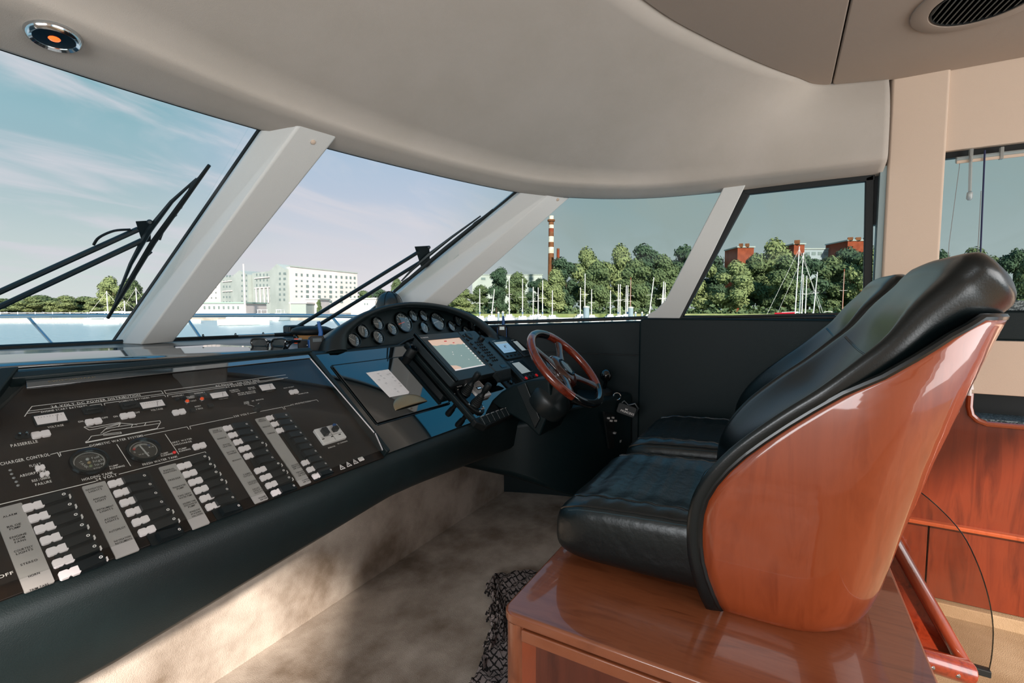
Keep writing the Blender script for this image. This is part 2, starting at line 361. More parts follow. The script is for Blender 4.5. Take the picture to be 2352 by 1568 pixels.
# headliner
rings = []
for b, c, e in zip(HEAD, CREASE, EDGE):
    out = (b-c); out.z = 0; out.normalize(); row = [b+out*.05+Vector((0, 0, .03)), b+out*.012, b, b.lerp(c, .35)+Vector((0, 0, .002)), b.lerp(c, .75)+Vector((0, 0, .001))]
    q = c-out*.012+Vector((0, 0, .035)); row += [c+Vector((0, 0, .004)), c-out*.009+Vector((0, 0, .015))]; d = e-q
    for k in range(0, 12):
        t = k/11; row.append(q.lerp(e, t)+Vector((0, 0, .028*sin(pi*t)))-out*.028*sin(pi*t))
    rings.append(row)
hl = struct('ceiling', MB().loft(rings, False, False), 'headliner', 'cream padded headliner sweeping up from the windscreen head', 'headliner', ang=75, solid=.012)
HLB = BVHTree.FromPolygons([p for r in rings for p in r], [(i*19+j, i*19+j+1, (i+1)*19+j+1, (i+1)*19+j) for i in range(len(rings)-1) for j in range(18)])
# flat ceiling: forward board and aft board with a joint between them
edge = [p for p in EDGE]
split = -.165
fore = [(p.x, p.y) for p in edge if p.y > split]+[(2.725, split+.0025), (-1.7, split+.0025)]
aftp = [(2.735, split-.0025)]+[(p.x, p.y) for p in edge if p.y < split-.01]+[(2.84, -.6), (2.84, -3.5), (-1.7, -3.5), (-1.7, split-.0025)]
inset = lambda P: P
cl = struct('ceiling_panel', MB().prism(fore, ZT-.012, ZT+.02), 'ceiling_vinyl', 'forward flat ceiling board with a curved outer corner', 'ceiling', bev=.006)
cl2 = struct('ceiling_panel', MB().prism(aftp, ZT-.012, ZT+.02), 'ceiling_vinyl', 'aft flat ceiling board carrying the round air vent', 'ceiling', bev=.006)
struct('ceiling_deck', MB().box((.55, -1.5, ZT+.08), (4.7, 4.1, .06)), 'rubber', 'dark deck structure above the ceiling boards', 'ceiling')
# coachroof over the headliner keeps the sky out
rf = []
for b, c, e in zip(HEAD, CREASE, EDGE):
    o = (b-c); o.z = 0; o.normalize(); rf.append([b+o*.06+Vector((0, 0, .06)), c+o*.13+Vector((0, 0, .10)), c.lerp(e, .5)+o*.12+Vector((0, 0, .15)), e+o*.06+Vector((0, 0, .12))])
struct('roof', MB().loft(rf, False, False), 'gelcoat', 'outer white coachroof above the windscreen', 'roof', solid=.02)
# windows: one pane between each two pillars
def pane(name, i0, i1, m, label, off=.03):
    b = BASE[i0*SUB:i1*SUB+1]; h = HEAD[i0*SUB:i1*SUB+1]; rr = []
    for p, q in zip(b, h):
        o = Vector((q.x*.25+p.x*.75, q.y*.25+p.y*.75, 0))-Vector((1.0, .2, 0)); o.normalize(); o *= off; rr.append([p+o+Vector((0, 0, -.02)), p.lerp(q, .5)+o, q+o+Vector((0, 0, .03))])
    t = thing(name, label, 'window', b[len(b)//2], kind='structure')
    part('pane', MB().loft(rr, False, False), m, t, solid=.006)
    fr = [r[0]*.985+r[1]*.015-o*.5 for r in rr]
    part('sill_seal', MB().tube([r[0]+Vector((0, 0, .016)) for r in rr], .011, 6), 'rubber', t)
    part('head_seal', MB().tube([r[2]+Vector((0, 0, -.026)) for r in rr], .007, 6), 'rubber', t)
    return t, BVHTree.FromPolygons([p for r in rr for p in r], [(i*3+j, i*3+j+1, (i+1)*3+j+1, (i+1)*3+j) for i in range(len(rr)-1) for j in range(2)])
w1, BV1 = pane('window_1', 0, 3, 'clear_glass', 'port windscreen pane with a wiper outside it')
w2, BV2 = pane('window_2', 3, 5, 'clear_glass', 'centre windscreen pane showing the white apartment block')
w3, BV3 = pane('window_3', 5, 8, 'side_glass', 'starboard windscreen pane showing the striped chimney')
w4, BV4 = pane('window_4', 8, 10, 'side_glass', 'side window pane with a black rubber frame showing a red sailboat')
def on_bv(bv, x, y, off=0):
    d = ray(x, y).normalized(); r = bv.ray_cast(EYE, d); return (r[0]+d*off) if r[0] else None
# window 4 black frame (top, aft and raked bars)
def barq(name, quad, dep, m, par, bev=.004):
    A = [Vector(p) for p in quad]; nn = (A[1]-A[0]).cross(A[2]-A[0]).normalized()
    if nn.dot(EYE-A[0]) > 0: nn = -nn
    return part(name, MB().solid(A, [p+nn*dep for p in A]), m, par, bev=bev)
xf = 2.845
fx = lambda x, y: onX(x, y, xf)
barq('frame_bar', [fx(1705, 436), fx(2010, 394), fx(2010, 414), fx(1712, 447)], .03, 'rubber', w4)
barq('frame_bar', [fx(1988, 408), fx(2008, 400), fx(2002, 735), fx(1982, 735)], .03, 'rubber', w4)
barq('frame_bar', [fx(1703, 436), fx(1722, 446), fx(1568, 729), fx(1553, 729)], .03, 'rubber', w4)
barq('frame_bar', [fx(1556, 727), fx(1990, 716), fx(1990, 722), fx(1556, 732)], .02, 'rubber', w4)
# windscreen pillars
def pillar(name, label, L, Rg, Rt, out, screw=None):
    t = thing(name, label, 'pillar', L[0], kind='structure'); A = []
    for i in (0, 1): A.append([L[i], Rg[i], Rt[i], Rt[i]+out[i], L[i]+out[i]])
    part('cover', MB().solid(A[0], A[1]), 'pillar_cover', t, bev=.008, seg=3)
    part('seal', MB().tube([L[0].lerp(A[0][4], .5), L[1].lerp(A[1][4], .5)], .010, 6), 'rubber', t)
    if screw:
        c = screw; nn = (Rt[1]-Rg[1]).cross(Rg[0]-Rg[1]).normalized()
        if nn.dot(EYE-c) < 0: nn = -nn
        part('screw_cap', MB().lathe([(.009, -.004), (.009, .003), (.006, .005), (0, .005)], frame(c, nn), 14), 'cream_panel', t)
    return t
ov = Vector((.03, .07, .02))
L = [onZ(262, 790, 1.045), onZ(605, 295, 1.83)]; G = [onZ(322, 792, 1.05), onZ(700, 270, 1.87)]; Rr = [onZ(397, 786, 1.052), onZ(787, 298, 1.87)]
nrm = (Rr[1]-G[1]).cross(G[0]-G[1]).normalized()
pillar('trim_1', 'wide pale windscreen pillar with a folded edge between the port and centre panes', L, G, Rr, [ov, ov], onpl(719, 326, G[1], nrm))
L = [atD(838, 735, 2.84), onZ(1199, 440, 1.83)]; G = [atD(922, 737, 2.70), onZ(1283, 430, 1.87)]; Rr = [atD(990, 737, 2.76), onZ(1327, 438, 1.87)]
nrm = (Rr[1]-G[1]).cross(G[0]-G[1]).normalized()
pillar('trim_2', 'pale windscreen pillar rising behind the instrument hood', L, G, Rr, [ov, ov], onpl(1281, 458, G[1], nrm))
t = thing('trim_3', 'slim pale raked pillar with a flared foot beside the side window', 'pillar', onX(1520, 728, 2.84), kind='structure')
q = [onX(1487, 733, 2.835), onX(1488, 722, 2.835), onX(1506, 712, 2.834), onX(1528, 690, 2.832), onX(1662, 430, 2.80), onX(1713, 424, 2.80), onX(1640, 575, 2.82), onX(1560, 733, 2.835)]
part('cover', MB().solid(q, [p+Vector((.045, .01, 0)) for p in q]), 'pillar_cover', t, bev=.005)
# starboard wall
XW = 2.86
def yz(x, y, X=XW): p = onX(x, y, X); return (p.y, p.z)
def wallprism(poly, X0, X1): return MB().solid([Vector((X0, a, b)) for a, b in poly], [Vector((X1, a, b)) for a, b in poly])
y1470 = onX(1469, 780, XW-.03).y
ydiv = y1470
fr_r = []
for p in BASE[5*SUB+5:]:
    if p.y < ydiv+.01: break
    inn = Vector((1.2, 0, 0))-Vector((p.x, p.y, 0)); inn.normalize(); g = lambda k, z: Vector((p.x+inn.x*k, p.y+inn.y*k, z)); fr_r.append([g(.018, -.06), g(.018, p.z-.03), g(.010, p.z-.022), g(-.10, p.z-.022), g(-.10, -.06)])
fr_r.append([v+Vector((0, ydiv+.003-v.y, 0)) for v in fr_r[-1]])
struct('wall_starboard', MB().loft(fr_r), 'wall_vinyl', 'dark padded side panel forward under the third pane', 'wall')
zmid = onX(1400, 813, XW-.03).z
struct('trim_4', MB().tube([Vector((r[0].x, r[0].y, zmid)) for r in fr_r], .004, 6), 'rubber', 'thin seam bead along the dark forward side panel', 'trim')
struct('wall_starboard_aft', wallprism([(ydiv, -.1), (-.40, -.1), (-.40, 1.145), (ydiv-.02, 1.145), (ydiv, 1.125)], XW-.05, XW+.06), 'wall_vinyl', 'dark padded side panel under the side window behind the seats', 'wall', bev=.022, seg=4)
# window-sill ledge on the starboard side
rr = []
for p, h in [(p, h) for p, h in zip(BASE, HEAD) if p.y < ydiv and p.x > 2]:
    inn = Vector((1.2, 0, 0))-Vector((p.x, p.y, 0)); inn.normalize(); rr.append([p+Vector((0, 0, -.06))-inn*.01, p-inn*.01+Vector((0, 0, -.024)), p-inn*.06+Vector((0, 0, -.024)), p-inn*.06+Vector((0, 0, -.08))])
struct('trim_5', MB().loft(rr, True, True), 'wall_vinyl', 'dark window ledge along the starboard side', 'ledge')
# B pillar, upper cream wall, saloon window
XB = 2.82
yb0, yb1 = -.40, -.605
struct('trim_6', MB().box((XB+.04, (yb0+yb1)/2, 1.62), (.08, yb0-yb1, 1.3)), 'cream_panel', 'broad cream upright pillar behind the side window', 'pillar', bev=.012, seg=3)
struct('trim_7', MB().box((XB+.045, yb0+.012, 1.5), (.07, .024, .72)), 'reveal', 'grey-blue window reveal strip beside the cream pillar', 'reveal')
struct('trim_9', MB().box((XB+.09, yb0+.01, 1.95), (.05, .10, .7)), 'rubber', 'dark seam backing beside the broad cream pillar', 'trim')
zs0, zs1 = 1.19, 1.895
struct('wall_saloon', MB().box((XB+.05, -2.1, (zs1+2.3)/2), (.06, 3.0, 2.3-zs1)), 'cream_panel', 'cream upper side panel above the saloon window', 'wall', bev=.004)
t = thing('window_5', 'saloon side window with a blind rail at its head', 'window', (XB+.05, -1.2, zs0), kind='structure')
part('pane', MB().box((XB+.075, -2.0, (zs0+zs1)/2), (.006, 2.9, zs1-zs0+.04)), 'side_glass', t)
part('head_rail', MB().box((XB+.06, -2.0, zs1-.012), (.03, 2.9, .03)), 'rubber', t)
part('sill', MB().box((XB+.06, -2.0, zs0-.005), (.05, 2.9, .02)), 'wall_vinyl', t, bev=.003)
t = thing('blind_rail', 'clear blind headrail with a draw wand and cords in the saloon window', 'blind', (XB, -1.0, 1.88))
p0 = onX(2196, 368, XB+.02); p1 = onX(2352, 350, XB+.02)
d = Vector((0, -.9, 0))
part('headrail', MB().tube([p0, p0+d], .014, 10), 'clear_plastic', t)
part('rail_strip', MB().box(p0+d/2+Vector((-.012, 0, -.012)), (.006, .9, .012)), 'cream_panel', t)
for i, (px, py) in enumerate([(2230, 356), (2300, 352)]):
    part('bracket', MB().box(onX(px, py, XB+.012), (.02, .012, .05)), 'clear_plastic', t, bev=.002)
pw = onX(2230, 358, XB); pe = onX(2227, 450, XB)
w = part('wand', MB().tube([pw, pe+Vector((0, 0, .02))], .006, 8), 'clear_plastic', t)
part('wand_tip', MB().lathe([(.004, .02), (.010, .015), (.011, -.01), (.006, -.018), (0, -.018)], Matrix.Translation(pe), 10), 'clear_plastic', w)
part('cord', MB().tube([onX(2262, 345, XB), onX(2252, 580, XB), onX(2250, 720, XB)], .0032, 6), 'navy_cord', t, label='dark blue blind cord')
pc0 = onX(2236, 760, XB-.03); pc1 = onX(2228, 882, XB-.03)
part('cord', MB().tube([pc0+Vector((.02, 0, .6)), pc0, pc1], .0014, 5), 'print_grey', t)
part('cord_pull', MB().lathe([(.003, .02), (.008, .016), (.013, -.022), (.006, -.024), (.008, -.05), (0, -.05)], Matrix.Translation(pc1), 10), 'white_plastic', t)
part('cord', MB().tube([onX(2205, 372, XB+.01), onX(2180, 560, XB+.01), onX(2172, 700, XB+.01)], .0012, 5), 'print_grey', t)
# saloon side below the window
def band(name, y0, y1, m, label, cat, X0=XB, dep=.05, bev=.004):
    z0 = onX(2276, y1, X0).z; z1 = onX(2276, y0, X0).z
    return struct(name, MB().box((X0+dep/2, -1.9, (z0+z1)/2), (dep, 3.0, z1-z0)), m, label, cat, bev=bev)
band('trim_8', 690, 713, 'mesh_shelf', 'dark mesh strip along the saloon window sill', 'mesh strip', XB+.02)
band('wall_saloon_lower', 714, 781, 'wall_vinyl', 'black padded band under the saloon window', 'wall', XB+.005, bev=.01)
band('wall_saloon_cream', 782, 906, 'cream_panel', 'cream padded band above the wooden side cabinet', 'wall', XB)
# wooden side cabinet with a round-cornered recess
t = thing('side_cabinet', 'red cherry side cabinet with a round-cornered open recess behind the seats', 'cabinet', (XB, -1.0, -.2))
zt = onX(2276, 905, XB).z
o1 = onX(2228, 905, XB); o2 = onX(2240, 965, XB)
zr = onX(2290, 975, XB).z; yl = o1.y
zl = onX(2276, 1222, XB).z; zb = onX(2276, 1405, XB).z
front = [(yb0+.3, zt), (yb0+.3, zl), (-3.2, zl), (-3.2, zr), (yl-.06, zr), (yl-.03, zr+.012), (yl-.008, zr+.035), (yl, zr+.07), (yl, zt)]
part('front_panel', wallprism(front, XB, XB+.03), 'cherry_red', t, bev=.003)
part('opening_trim', MB().tube([Vector((XB-.004, y, z)) for y, z in [(yl, zt), (yl, zr+.07), (yl-.008, zr+.035), (yl-.03, zr+.012), (yl-.06, zr), (-3.2, zr)]], .012, 8), 'cherry', t)
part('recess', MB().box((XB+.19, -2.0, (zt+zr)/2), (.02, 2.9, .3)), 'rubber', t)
part('shelf_mesh', MB().box((XB+.1, -2.0, zr+.012), (.17, 2.75, .012)), 'mesh_shelf', t)
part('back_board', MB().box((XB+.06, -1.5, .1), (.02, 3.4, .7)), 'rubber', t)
part('ledge', MB().box((XB-.006, -1.8, zl), (.05, 3.0, .02)), 'cherry', t, bev=.006)
ys = [-.10, -.50, -.625, -1.4, -2.2, -3.2]
for a, b in zip(ys[:-1], ys[1:]):
    part('lower_panel', MB().box((XB+.02, (a+b)/2, (zl+zb)/2-.005), (.03, a-b-.006, zl-zb-.02)), 'cherry_red', t, bev=.002)
struct('baseboard_starboard', MB().box((XB+.005, -1.8, zb-.03), (.06, 3.0, .06)), 'sole_carpet', 'carpeted skirting below the wooden side cabinet', 'baseboard', bev=.006)
# floors
ZS = -.2
struct('floor', MB().box((.53, .64, -.03), (4.7, 1.9, .06)).box((2.0, .5, -.03), (.01, .01, .01)), 'carpet', 'beige brushed carpet floor of the helm platform', 'floor')
struct('floor_saloon', MB().box((.53, -2.1, ZS-.03), (4.7, 3.6, .06)), 'sole_carpet', 'lower saloon floor in sunlit beige carpet', 'floor')
struct('wall_step', MB().box((.53, -.29, -.1), (4.7, .04, .2)), 'carpet', 'carpeted step between the helm platform and the saloon', 'wall')
struct('wall_fore', MB().box((.53, 1.577, .295), (4.7, .05, .60)), 'carpet', 'carpeted upright footwell wall under the dashboard', 'wall')
# port wall with its window opening, outside the frame, shapes the sunlight
pw_ = MB()
pw_.box((-1.72, -.5, .45), (.08, 6.2, 1.3)); pw_.box((-1.72, -.5, 2.07), (.08, 6.2, .36)); pw_.box((-1.72, -2.4, 1.5), (.08, 2.3, .9)); pw_.box((-1.72, 1.3, 1.5), (.08, .5, .9))
struct('wall_port', pw_, 'cream_panel', 'unseen port side wall, its long opening placed to shape the sunlight', 'wall')
# dash top
near = [(-1.75, 1.57, 1.048), (-.6, 1.57, 1.048), (.3, 1.57, 1.046), (.95, 1.57, 1.03), (1.6, 1.57, 1.022), (2.15, 1.57, 1.022), (2.5, 1.585, 1.03)]
near = cat_rom(near, SUB)
rr = []
for p, q in zip(near, BASE):
    q2 = q-Vector((0, 0, .015)); rr.append([p.lerp(q2, t/8)+Vector((0, 0, .004*sin(pi*t/8))) for t in range(9)]+[q2+(q2-p).normalized()*.08])
struct('dash_top', MB().loft(rr, False, False), 'dash_vinyl', 'dark dash top running forward to the windscreen', 'dashboard', solid=.012)
DTB = BVHTree.FromPolygons([p for r in rr for p in r], [(i*10+j, i*10+j+1, (i+1)*10+j+1, (i+1)*10+j) for i in range(len(rr)-1) for j in range(9)])
def on_dash(x, y):
    r = DTB.ray_cast(EYE, ray(x, y).normalized()); return r[0] if r[0] else onZ(x, y, 1.055)
fe = [on_dash(*q) for q in ((-160, 826), (0, 818), (160, 812), (300, 807), (495, 800), (560, 803), (640, 808))]
def dz_(x, y): r = DTB.ray_cast(Vector((x, y, 2)), Vector((0, 0, -1))); return r[0].z
ne = [Vector((x, 1.61, dz_(x, 1.61))) for x in (-.6, .05, .25, .45, .85, 1.02, 1.17)]
tag(part('dash_hatch', MB().loft([[n_.lerp(f_, k/4)+Vector((0, 0, .013)) for k in range(5)] for n_, f_ in zip(ne, fe)], False, False), 'hatch_gloss', solid=.006), 'glossy dark hatch lid on the dash top behind the switchboard', 'hatch')
# foredeck outside
dk = [(-3.2, 2.6), (3.2, 2.6), (2.6, 5), (1.2, 7.4), (.1, 8.6), (-.1, 8.6), (-1.2, 7.4), (-2.6, 5)]
struct('foredeck', MB().prism([(x+.6, y) for x, y in dk], .25, .45), 'deck_white', 'white foredeck ahead of the windscreen', 'deck', bev=.05)
# ================================================================== helm console
t = thing('helm_console', 'long black vinyl dashboard console with a rolled lower nose', 'console', (1.2, 1.4, .5))
def zbot(x):
    P = [(-.5, .45), (.25, .468), (.41, .474), (1.2, .546), (1.35, .543), (2.13, .49), (2.84, .48)]
    for (a, b), (c, d) in zip(P[:-1], P[1:]):
        if x <= c: k = (x-a)/(c-a); return b+(d-b)*max(0, k)
    return P[-1][1]
rr = []
for i in range(60):
    x = -.5+3.16*i/59; zb = zbot(x); q = [(1.55, .6), (1.30, zb+.03), (1.19, zb), (1.165, zb+.004), (1.150, zb+.02), (1.135, .60), (1.132, .65), (1.135, .672), (1.142, .687), (1.152, .697)]
    q += [(1.53, 1.016), (1.532, 1.036), (1.538, 1.048), (1.55, 1.055), (1.575, 1.056), (1.592, 1.051), (1.60, 1.04), (1.605, 1.0), (1.605, .7)]
    dzr = -.022*min(1, max(0, (x-.45)/.7)); rr.append([Vector((x, a, b+(dzr if b > 1.02 else 0))) for a, b in q])
part('body', MB().loft(rr, True, True), 'black_vinyl', t, ang=50)
# raised rails between the panels, in panel coordinates
tp = thing('panel_surround', 'raised black rails framing the sloping dashboard panels', 'frame', M=PM.copy())
part('rail', MB().box((1.176, .255, .010), (.018, .50, .03)), 'black_vinyl', tp, local=True, bev=.004)
part('rail', MB().box((1.712, .255, .006), (.02, .51, .024)), 'black_vinyl', tp, local=True, bev=.004)
part('rail', MB().box((2.335, .255, .006), (.02, .51, .024)), 'black_vinyl', tp, local=True, bev=.004)
for (xa, ya), (xb, yb) in (((.385, .53), (.30, .40)), ((.30, .40), (.17, .265)), ((.17, .265), (.17, -.01))):
    q = [Vector((xa-.018, ya, 0)), Vector((xa+.016, ya, 0)), Vector((xb+.016, yb, 0)), Vector((xb-.018, yb, 0))]; part('rail', MB().solid(q, [v+Vector((0, 0, .035)) for v in q]), 'black_vinyl', tp, local=True, bev=.005)
part('rail', MB().box((.78, .508, .012), (.8, .022, .034)), 'black_vinyl', tp, local=True, bev=.004)
# ------------------------------------------------------------------ electrical switchboard
sb = thing('switchboard', 'brown-black electrical switchboard with grey label strips and rocker switches', 'switchboard', M=PM.copy())
part('panel_plate', MB().prism([(.20, .0), (1.165, .0), (1.165, .495), (.405, .495), (.325, .40), (.20, .27)], -.004, .002), 'panel_burl', sb, local=True, bev=.001)
HZ = .003
def tagplate(x, y, w=.030, h=.0165, par=None, st=None):
    # small white card with notched long edges
    p = [(x-w/2, y-h/2+.002), (x-w/2+.002, y-h/2), (x-.003, y-h/2), (x, y-h/2+.0025), (x+.003, y-h/2), (x+w/2-.002, y-h/2), (x+w/2, y-h/2+.002), (x+w/2, y+h/2-.002), (x+w/2-.002, y+h/2), (x+.003, y+h/2), (x, y+h/2-.0025), (x-.003, y+h/2), (x-w/2+.002, y+h/2), (x-w/2, y+h/2-.002)]
    return part('label_tag', MB().prism(p, .001, .0075), 'tag_white', sb, local=True, smooth=False)
WHT = MB(); BLK = MB(); GRY = MB()
RK = {}
def build_rocker(on):
    w, h = .052, .0205; s = .0035*(1 if on else -1)
    body = MB(); A = [Vector((-w/2, -h/2, .002)), Vector((w/2, -h/2, .002)), Vector((w/2, h/2, .002)), Vector((-w/2, h/2, .002))]
    B = [Vector((-w/2+.003, -h/2+.001, .010-s)), Vector((w/2-.004, -h/2+.001, .010+s)), Vector((w/2-.004, h/2-.001, .010+s)), Vector((-w/2+.003, h/2-.001, .010-s))]
    body.solid(A, B); return mesh('rocker_switch', body, 'switch_black')
for k in (0, 1): RK[k] = build_rocker(k)
ring_me = None
def add_rocker(x, y, on):
    global ring_me
    o = bpy.data.objects.new('rocker_switch', RK[on]); link(o); o.parent = sb; o.location = (x, y, 0); WM[o] = PM
    if ring_me is None:
        mb = MB(); k = 10; mb.v = [Vector((.003*cos(2*pi*i/k)*r, .003*sin(2*pi*i/k)*r, 0)) for r in (1, .5) for i in range(k)]
        mb.f = [(i, (i+1) % k, k+(i+1) % k, k+i) for i in range(k)]; ring_me = mesh('mark', mb, 'print_white', False)
    r = bpy.data.objects.new('mark', ring_me); link(r); r.parent = o; r.location = (.017, 0, .0105+(.0024 if on else -.0019)); r.rotation_euler = (0, -.13 if on else .13, 0); WM[r] = PM
    if on:  # white wedge painted as the highlight on a tipped rocker
        d = bpy.data.objects.new('glint_wedge', GLINTM); link(d); d.parent = o; d.location = (w_end, 0, 0); WM[d] = PM
w_end = .0235
cm = MB().solid([Vector((0, -.0095, .0055)), Vector((.003, -.0102, .0045)), Vector((.003, -.002, .0045)), Vector((0, -.004, .0055))], [Vector((0, -.0095, .0125)), Vector((.0032, -.0102, .0115)), Vector((.0032, -.002, .0115)), Vector((0, -.004, .0125))])
GLINTM = mesh('glint_wedge', cm, 'print_white', False)
def strip(x0, x1, y0, y1):
    part('label_strip', MB().prism(rrect(x0, y0, x1, y1, .002, 2), .001, .005), 'strip_grey', sb, local=True, smooth=False)
def strip_text(xc, y, rows, w=.030, h=.0042):
    for i, r in enumerate(rows): text(BLK, r, xc-.0025, y+(len(rows)/2-i-1)*h*1.45+h*.2, h, .0054, 1.25, .5, width=min(w*.84, len(r)*h*.9))
P = .0268
# column 1
strip(.285, .325, -.004, .182)
for i in range(7): tagplate(.338+.0016*i, .166-.0273*i); add_rocker(.367+.0018*i, .171-P*1.02*i, 1)
for i, r in enumerate([['ALARM'], ['BILGE', 'PUMP'], ['ENGINE', 'ROOM', 'FANS'], ['COURTESY', 'LIGHTS'], ['STEREO'], ['HORN'], ['TRIM TABS']]): strip_text(.306, .160-.0273*i, r, .03)
text(WHT, 'OFF', .262, .04, .006, HZ, 1.25)
# column 2
strip(.418, .458, -.004, .183)
for i in range(6): tagplate(.475+.0018*i, .170-.0276*i)
for i in range(7): add_rocker(.510+.0016*i, .168-P*i, int(i in (4, 5)))
for i, r in enumerate([['NAVIGATION', 'LIGHTS'], ['ANCHOR', 'LIGHT'], ['INSTRUMENT', 'LIGHTS'], ['ACCENT', 'LIGHTS'], ['AUTOPILOT'], ['NAVIGATION', 'INSTRUMENTS']]): strip_text(.438+.001*i, .168-.0276*i, r, .034)
# column 3
strip(.562, .599, -.003, .182)
for i in range(6): tagplate(.613+.0019*i, .168-.0262*i)
for i in range(7): add_rocker(.645+.0018*i, .175-P*1.01*i, int(i < 4))
for i, r in enumerate([['REFRIG', 'IGNITION'], ['FREEZER'], ['FRESHWATER', 'PUMP'], ['FWD GREY', 'WATER PUMP'], ['HOLDING TANK', 'DISCHARGE', 'PUMP'], ['WINDOW', 'WASHER', 'SALOON']]): strip_text(.581+.001*i, .165-.0262*i, r, .033)
# column 4
strip(.712, .748, .003, .262)
for i in range(10):
    if i != 5: tagplate(.762+.0017*i, .252-.0266*i)
    add_rocker(.794+.0017*i, .250-.0264*i, int(i in (3, 6, 7, 8)))
for i, r in ((0, ['HOB /', 'COOKTOP']), (1, ['BARBECUE']), (2, ['WATER', 'HEATER']), (3, ['BATTERY', 'CHARGER']), (4, ['MICROWAVE']), (6, ['CABIN', 'OUTLETS']), (7, ['SALOON', 'OUTLETS']), (8, ['GALLEY /', 'UTILITY', 'OUTLETS']), (9, ['WASHER /', 'DRYER'])): strip_text(.731+.001*i, .250-.0266*i, r, .028)
# column 5
strip(.845, .880, .005, .264)
for i in (0, 1, 2, 7, 8, 9): tagplate(.892+.0017*i, .256-.0264*i)
for i in range(10): add_rocker(.922+.0018*i, .252-.0258*i, 0)
for i, r in ((0, ['SMALL', 'FRIDGE']), (1, ['FRIDGE']), (2, ['ICEMAKER']), (7, ['SALOON', 'DINETTE', 'AIR CON']), (8, ['FORWARD', 'CABIN', 'AIR CON']), (9, ['STATEROOM', 'AIR CON'])): strip_text(.863+.001*i, .254-.0264*i, r, .028)
# switch bezels
for x0, x1, y0, y1 in ((.338, .399, -.006, .186), (.480, .542, -.006, .183), (.616, .68, -.002, .190), (.764, .828, .0, .265), (.892, .957, .005, .267)):
    part('bezel', MB().prism(rrect(x0, y0, x1, y1, .003, 2), .0005, .0035), 'switch_black', sb, local=True, smooth=False)
def LZ(f, pts, w=.0014): lines(WHT, [f(*p) for p in pts], w, HZ)
ident = lambda x, y: pp(x, y)
def T2(f, st, a, b, h=None, lift=0):
    (x0, y0), (x1, y1) = f(*a), f(*b); text(WHT, st, x0, (y0+y1)/2+lift, h or .0062, HZ, 1.2, 0, width=max(.004, x1-x0))
LZ(ident, [(64, 946), (73, 935), (369.5, 899), (374.6, 905.5), (64, 946), (56, 958)]); LZ(ident, [(62.5, 951), (90, 947)])
T2(ident, '24 VOLT DC POWER DISTRIBUTION', (117, 937.5), (323, 911.5), .0066)
T2(ident, 'ENGINE START BATTERIES', (94, 949), (201, 935.5), .0052); LZ(ident, [(206, 932.7), (231.5, 929), (233.4, 932.7)])
LZ(ident, [(240, 932), (238.5, 928), (270.5, 923.5)]); T2(ident, 'DOMESTIC BATTERIES', (273, 926), (343, 915.5), .0048); LZ(ident, [(346, 913), (377, 908.7), (379.7, 912.5)])
LZ(ident, [(655, 862), (376.5, 898.5), (380.5, 905.5), (660, 868)]); T2(ident, 'AC POWER - 220 VOLT 50HZ', (495, 889.5), (596, 875), .0058)
LZ(ident, [(384.8, 912.5), (383.5, 908.7), (515.5, 891)]); T2(ident, 'AC POWER SOURCES', (518, 892.5), (589, 882), .0055); LZ(ident, [(591, 880), (650, 871)])
T2(ident, 'VOLTAGE', (110, 986), (146, 979), .0055); T2(ident, 'ON', (180, 973), (191, 970), .005); T2(ident, 'OFF', (234, 964), (248, 961), .005)
T2(ident, 'ON', (261, 961), (270, 958.5), .005); T2(ident, 'OFF', (309, 952), (321, 949), .005); T2(ident, 'VOLTAGE', (347, 946), (374, 941), .0055)
T2(Z1, 'PASSERELLE', (100, 978), (340, 930), .0075)
for q in ([(770, 925), (790, 915), (820, 875), (1085, 838), (1090, 850), (930, 870)], [(905, 850), (945, 812), (1060, 788), (1435, 735), (1443, 750), (1410, 806)], [(925, 852), (1000, 822), (1435, 760)], [(755, 795), (800, 820), (880, 806), (1080, 757), (1180, 765), (1230, 772)], [(905, 850), (960, 800), (1080, 762)], [(760, 790), (830, 795), (1080, 750)], [(1060, 790), (1080, 765)], [(1180, 790), (1190, 772)], [(1300, 775), (1310, 755)]): LZ(Z1, q, .0014)
LZ(Z1, [(775, 932), (1410, 808)], .0034); LZ(Z1, [(1400, 812), (1475, 800)], .0014)
T2(Z1, 'DOMESTIC WATER SYSTEMS', (810, 972), (1290, 878), .0062); LZ(Z1, [(545, 1050), (535, 1020), (805, 970)]); LZ(Z1, [(1295, 868), (1680, 790), (1697, 812)]); LZ(Z1, [(1715, 810), (1705, 785), (2095, 705)])
T2(Z3, '220 VOLT', (537, 706), (675, 676), .0062); LZ(Z3, [(680, 670), (970, 612), (987, 632)]); LZ(Z3, [(998, 630), (985, 608), (1045, 597)]); T2(Z3, 'AC PROTECTION', (1050, 601), (1225, 560), .0055); LZ(Z3, [(1227, 556), (1280, 545), (1295, 560)])
T2(Z1, 'CHARGER CONTROL', (5, 1140), (450, 1052), .0078); LZ(Z1, [(455, 1040), (515, 1024), (535, 1060)])
T2(Z1, 'FLOAT', (268, 1156), (370, 1133), .006); T2(Z1, 'ABSORPTION', (180, 1248), (412, 1192), .006); T2(Z1, 'BULK / CHARGE', (290, 1292), (450, 1250), .006); T2(Z1, 'FAILURE', (320, 1325), (466, 1288), .006)
T2(Z1, 'HOLDING TANK', (740, 1278), (1020, 1212), .0062); T2(Z1, '24 VOLT', (862, 1280), (1055, 1232), .007); LZ(Z1, [(0, 1490), (855, 1282)], .0018); LZ(Z1, [(1070, 1217), (1845, 1015), (1857, 1036)])
LZ(Z1, [(1050, 950), (1172, 1142)]); LZ(Z1, [(1485, 858), (1605, 1035)]); T2(Z1, 'FRESH WATER TANK', (1285, 1140), (1600, 1064), .0058)
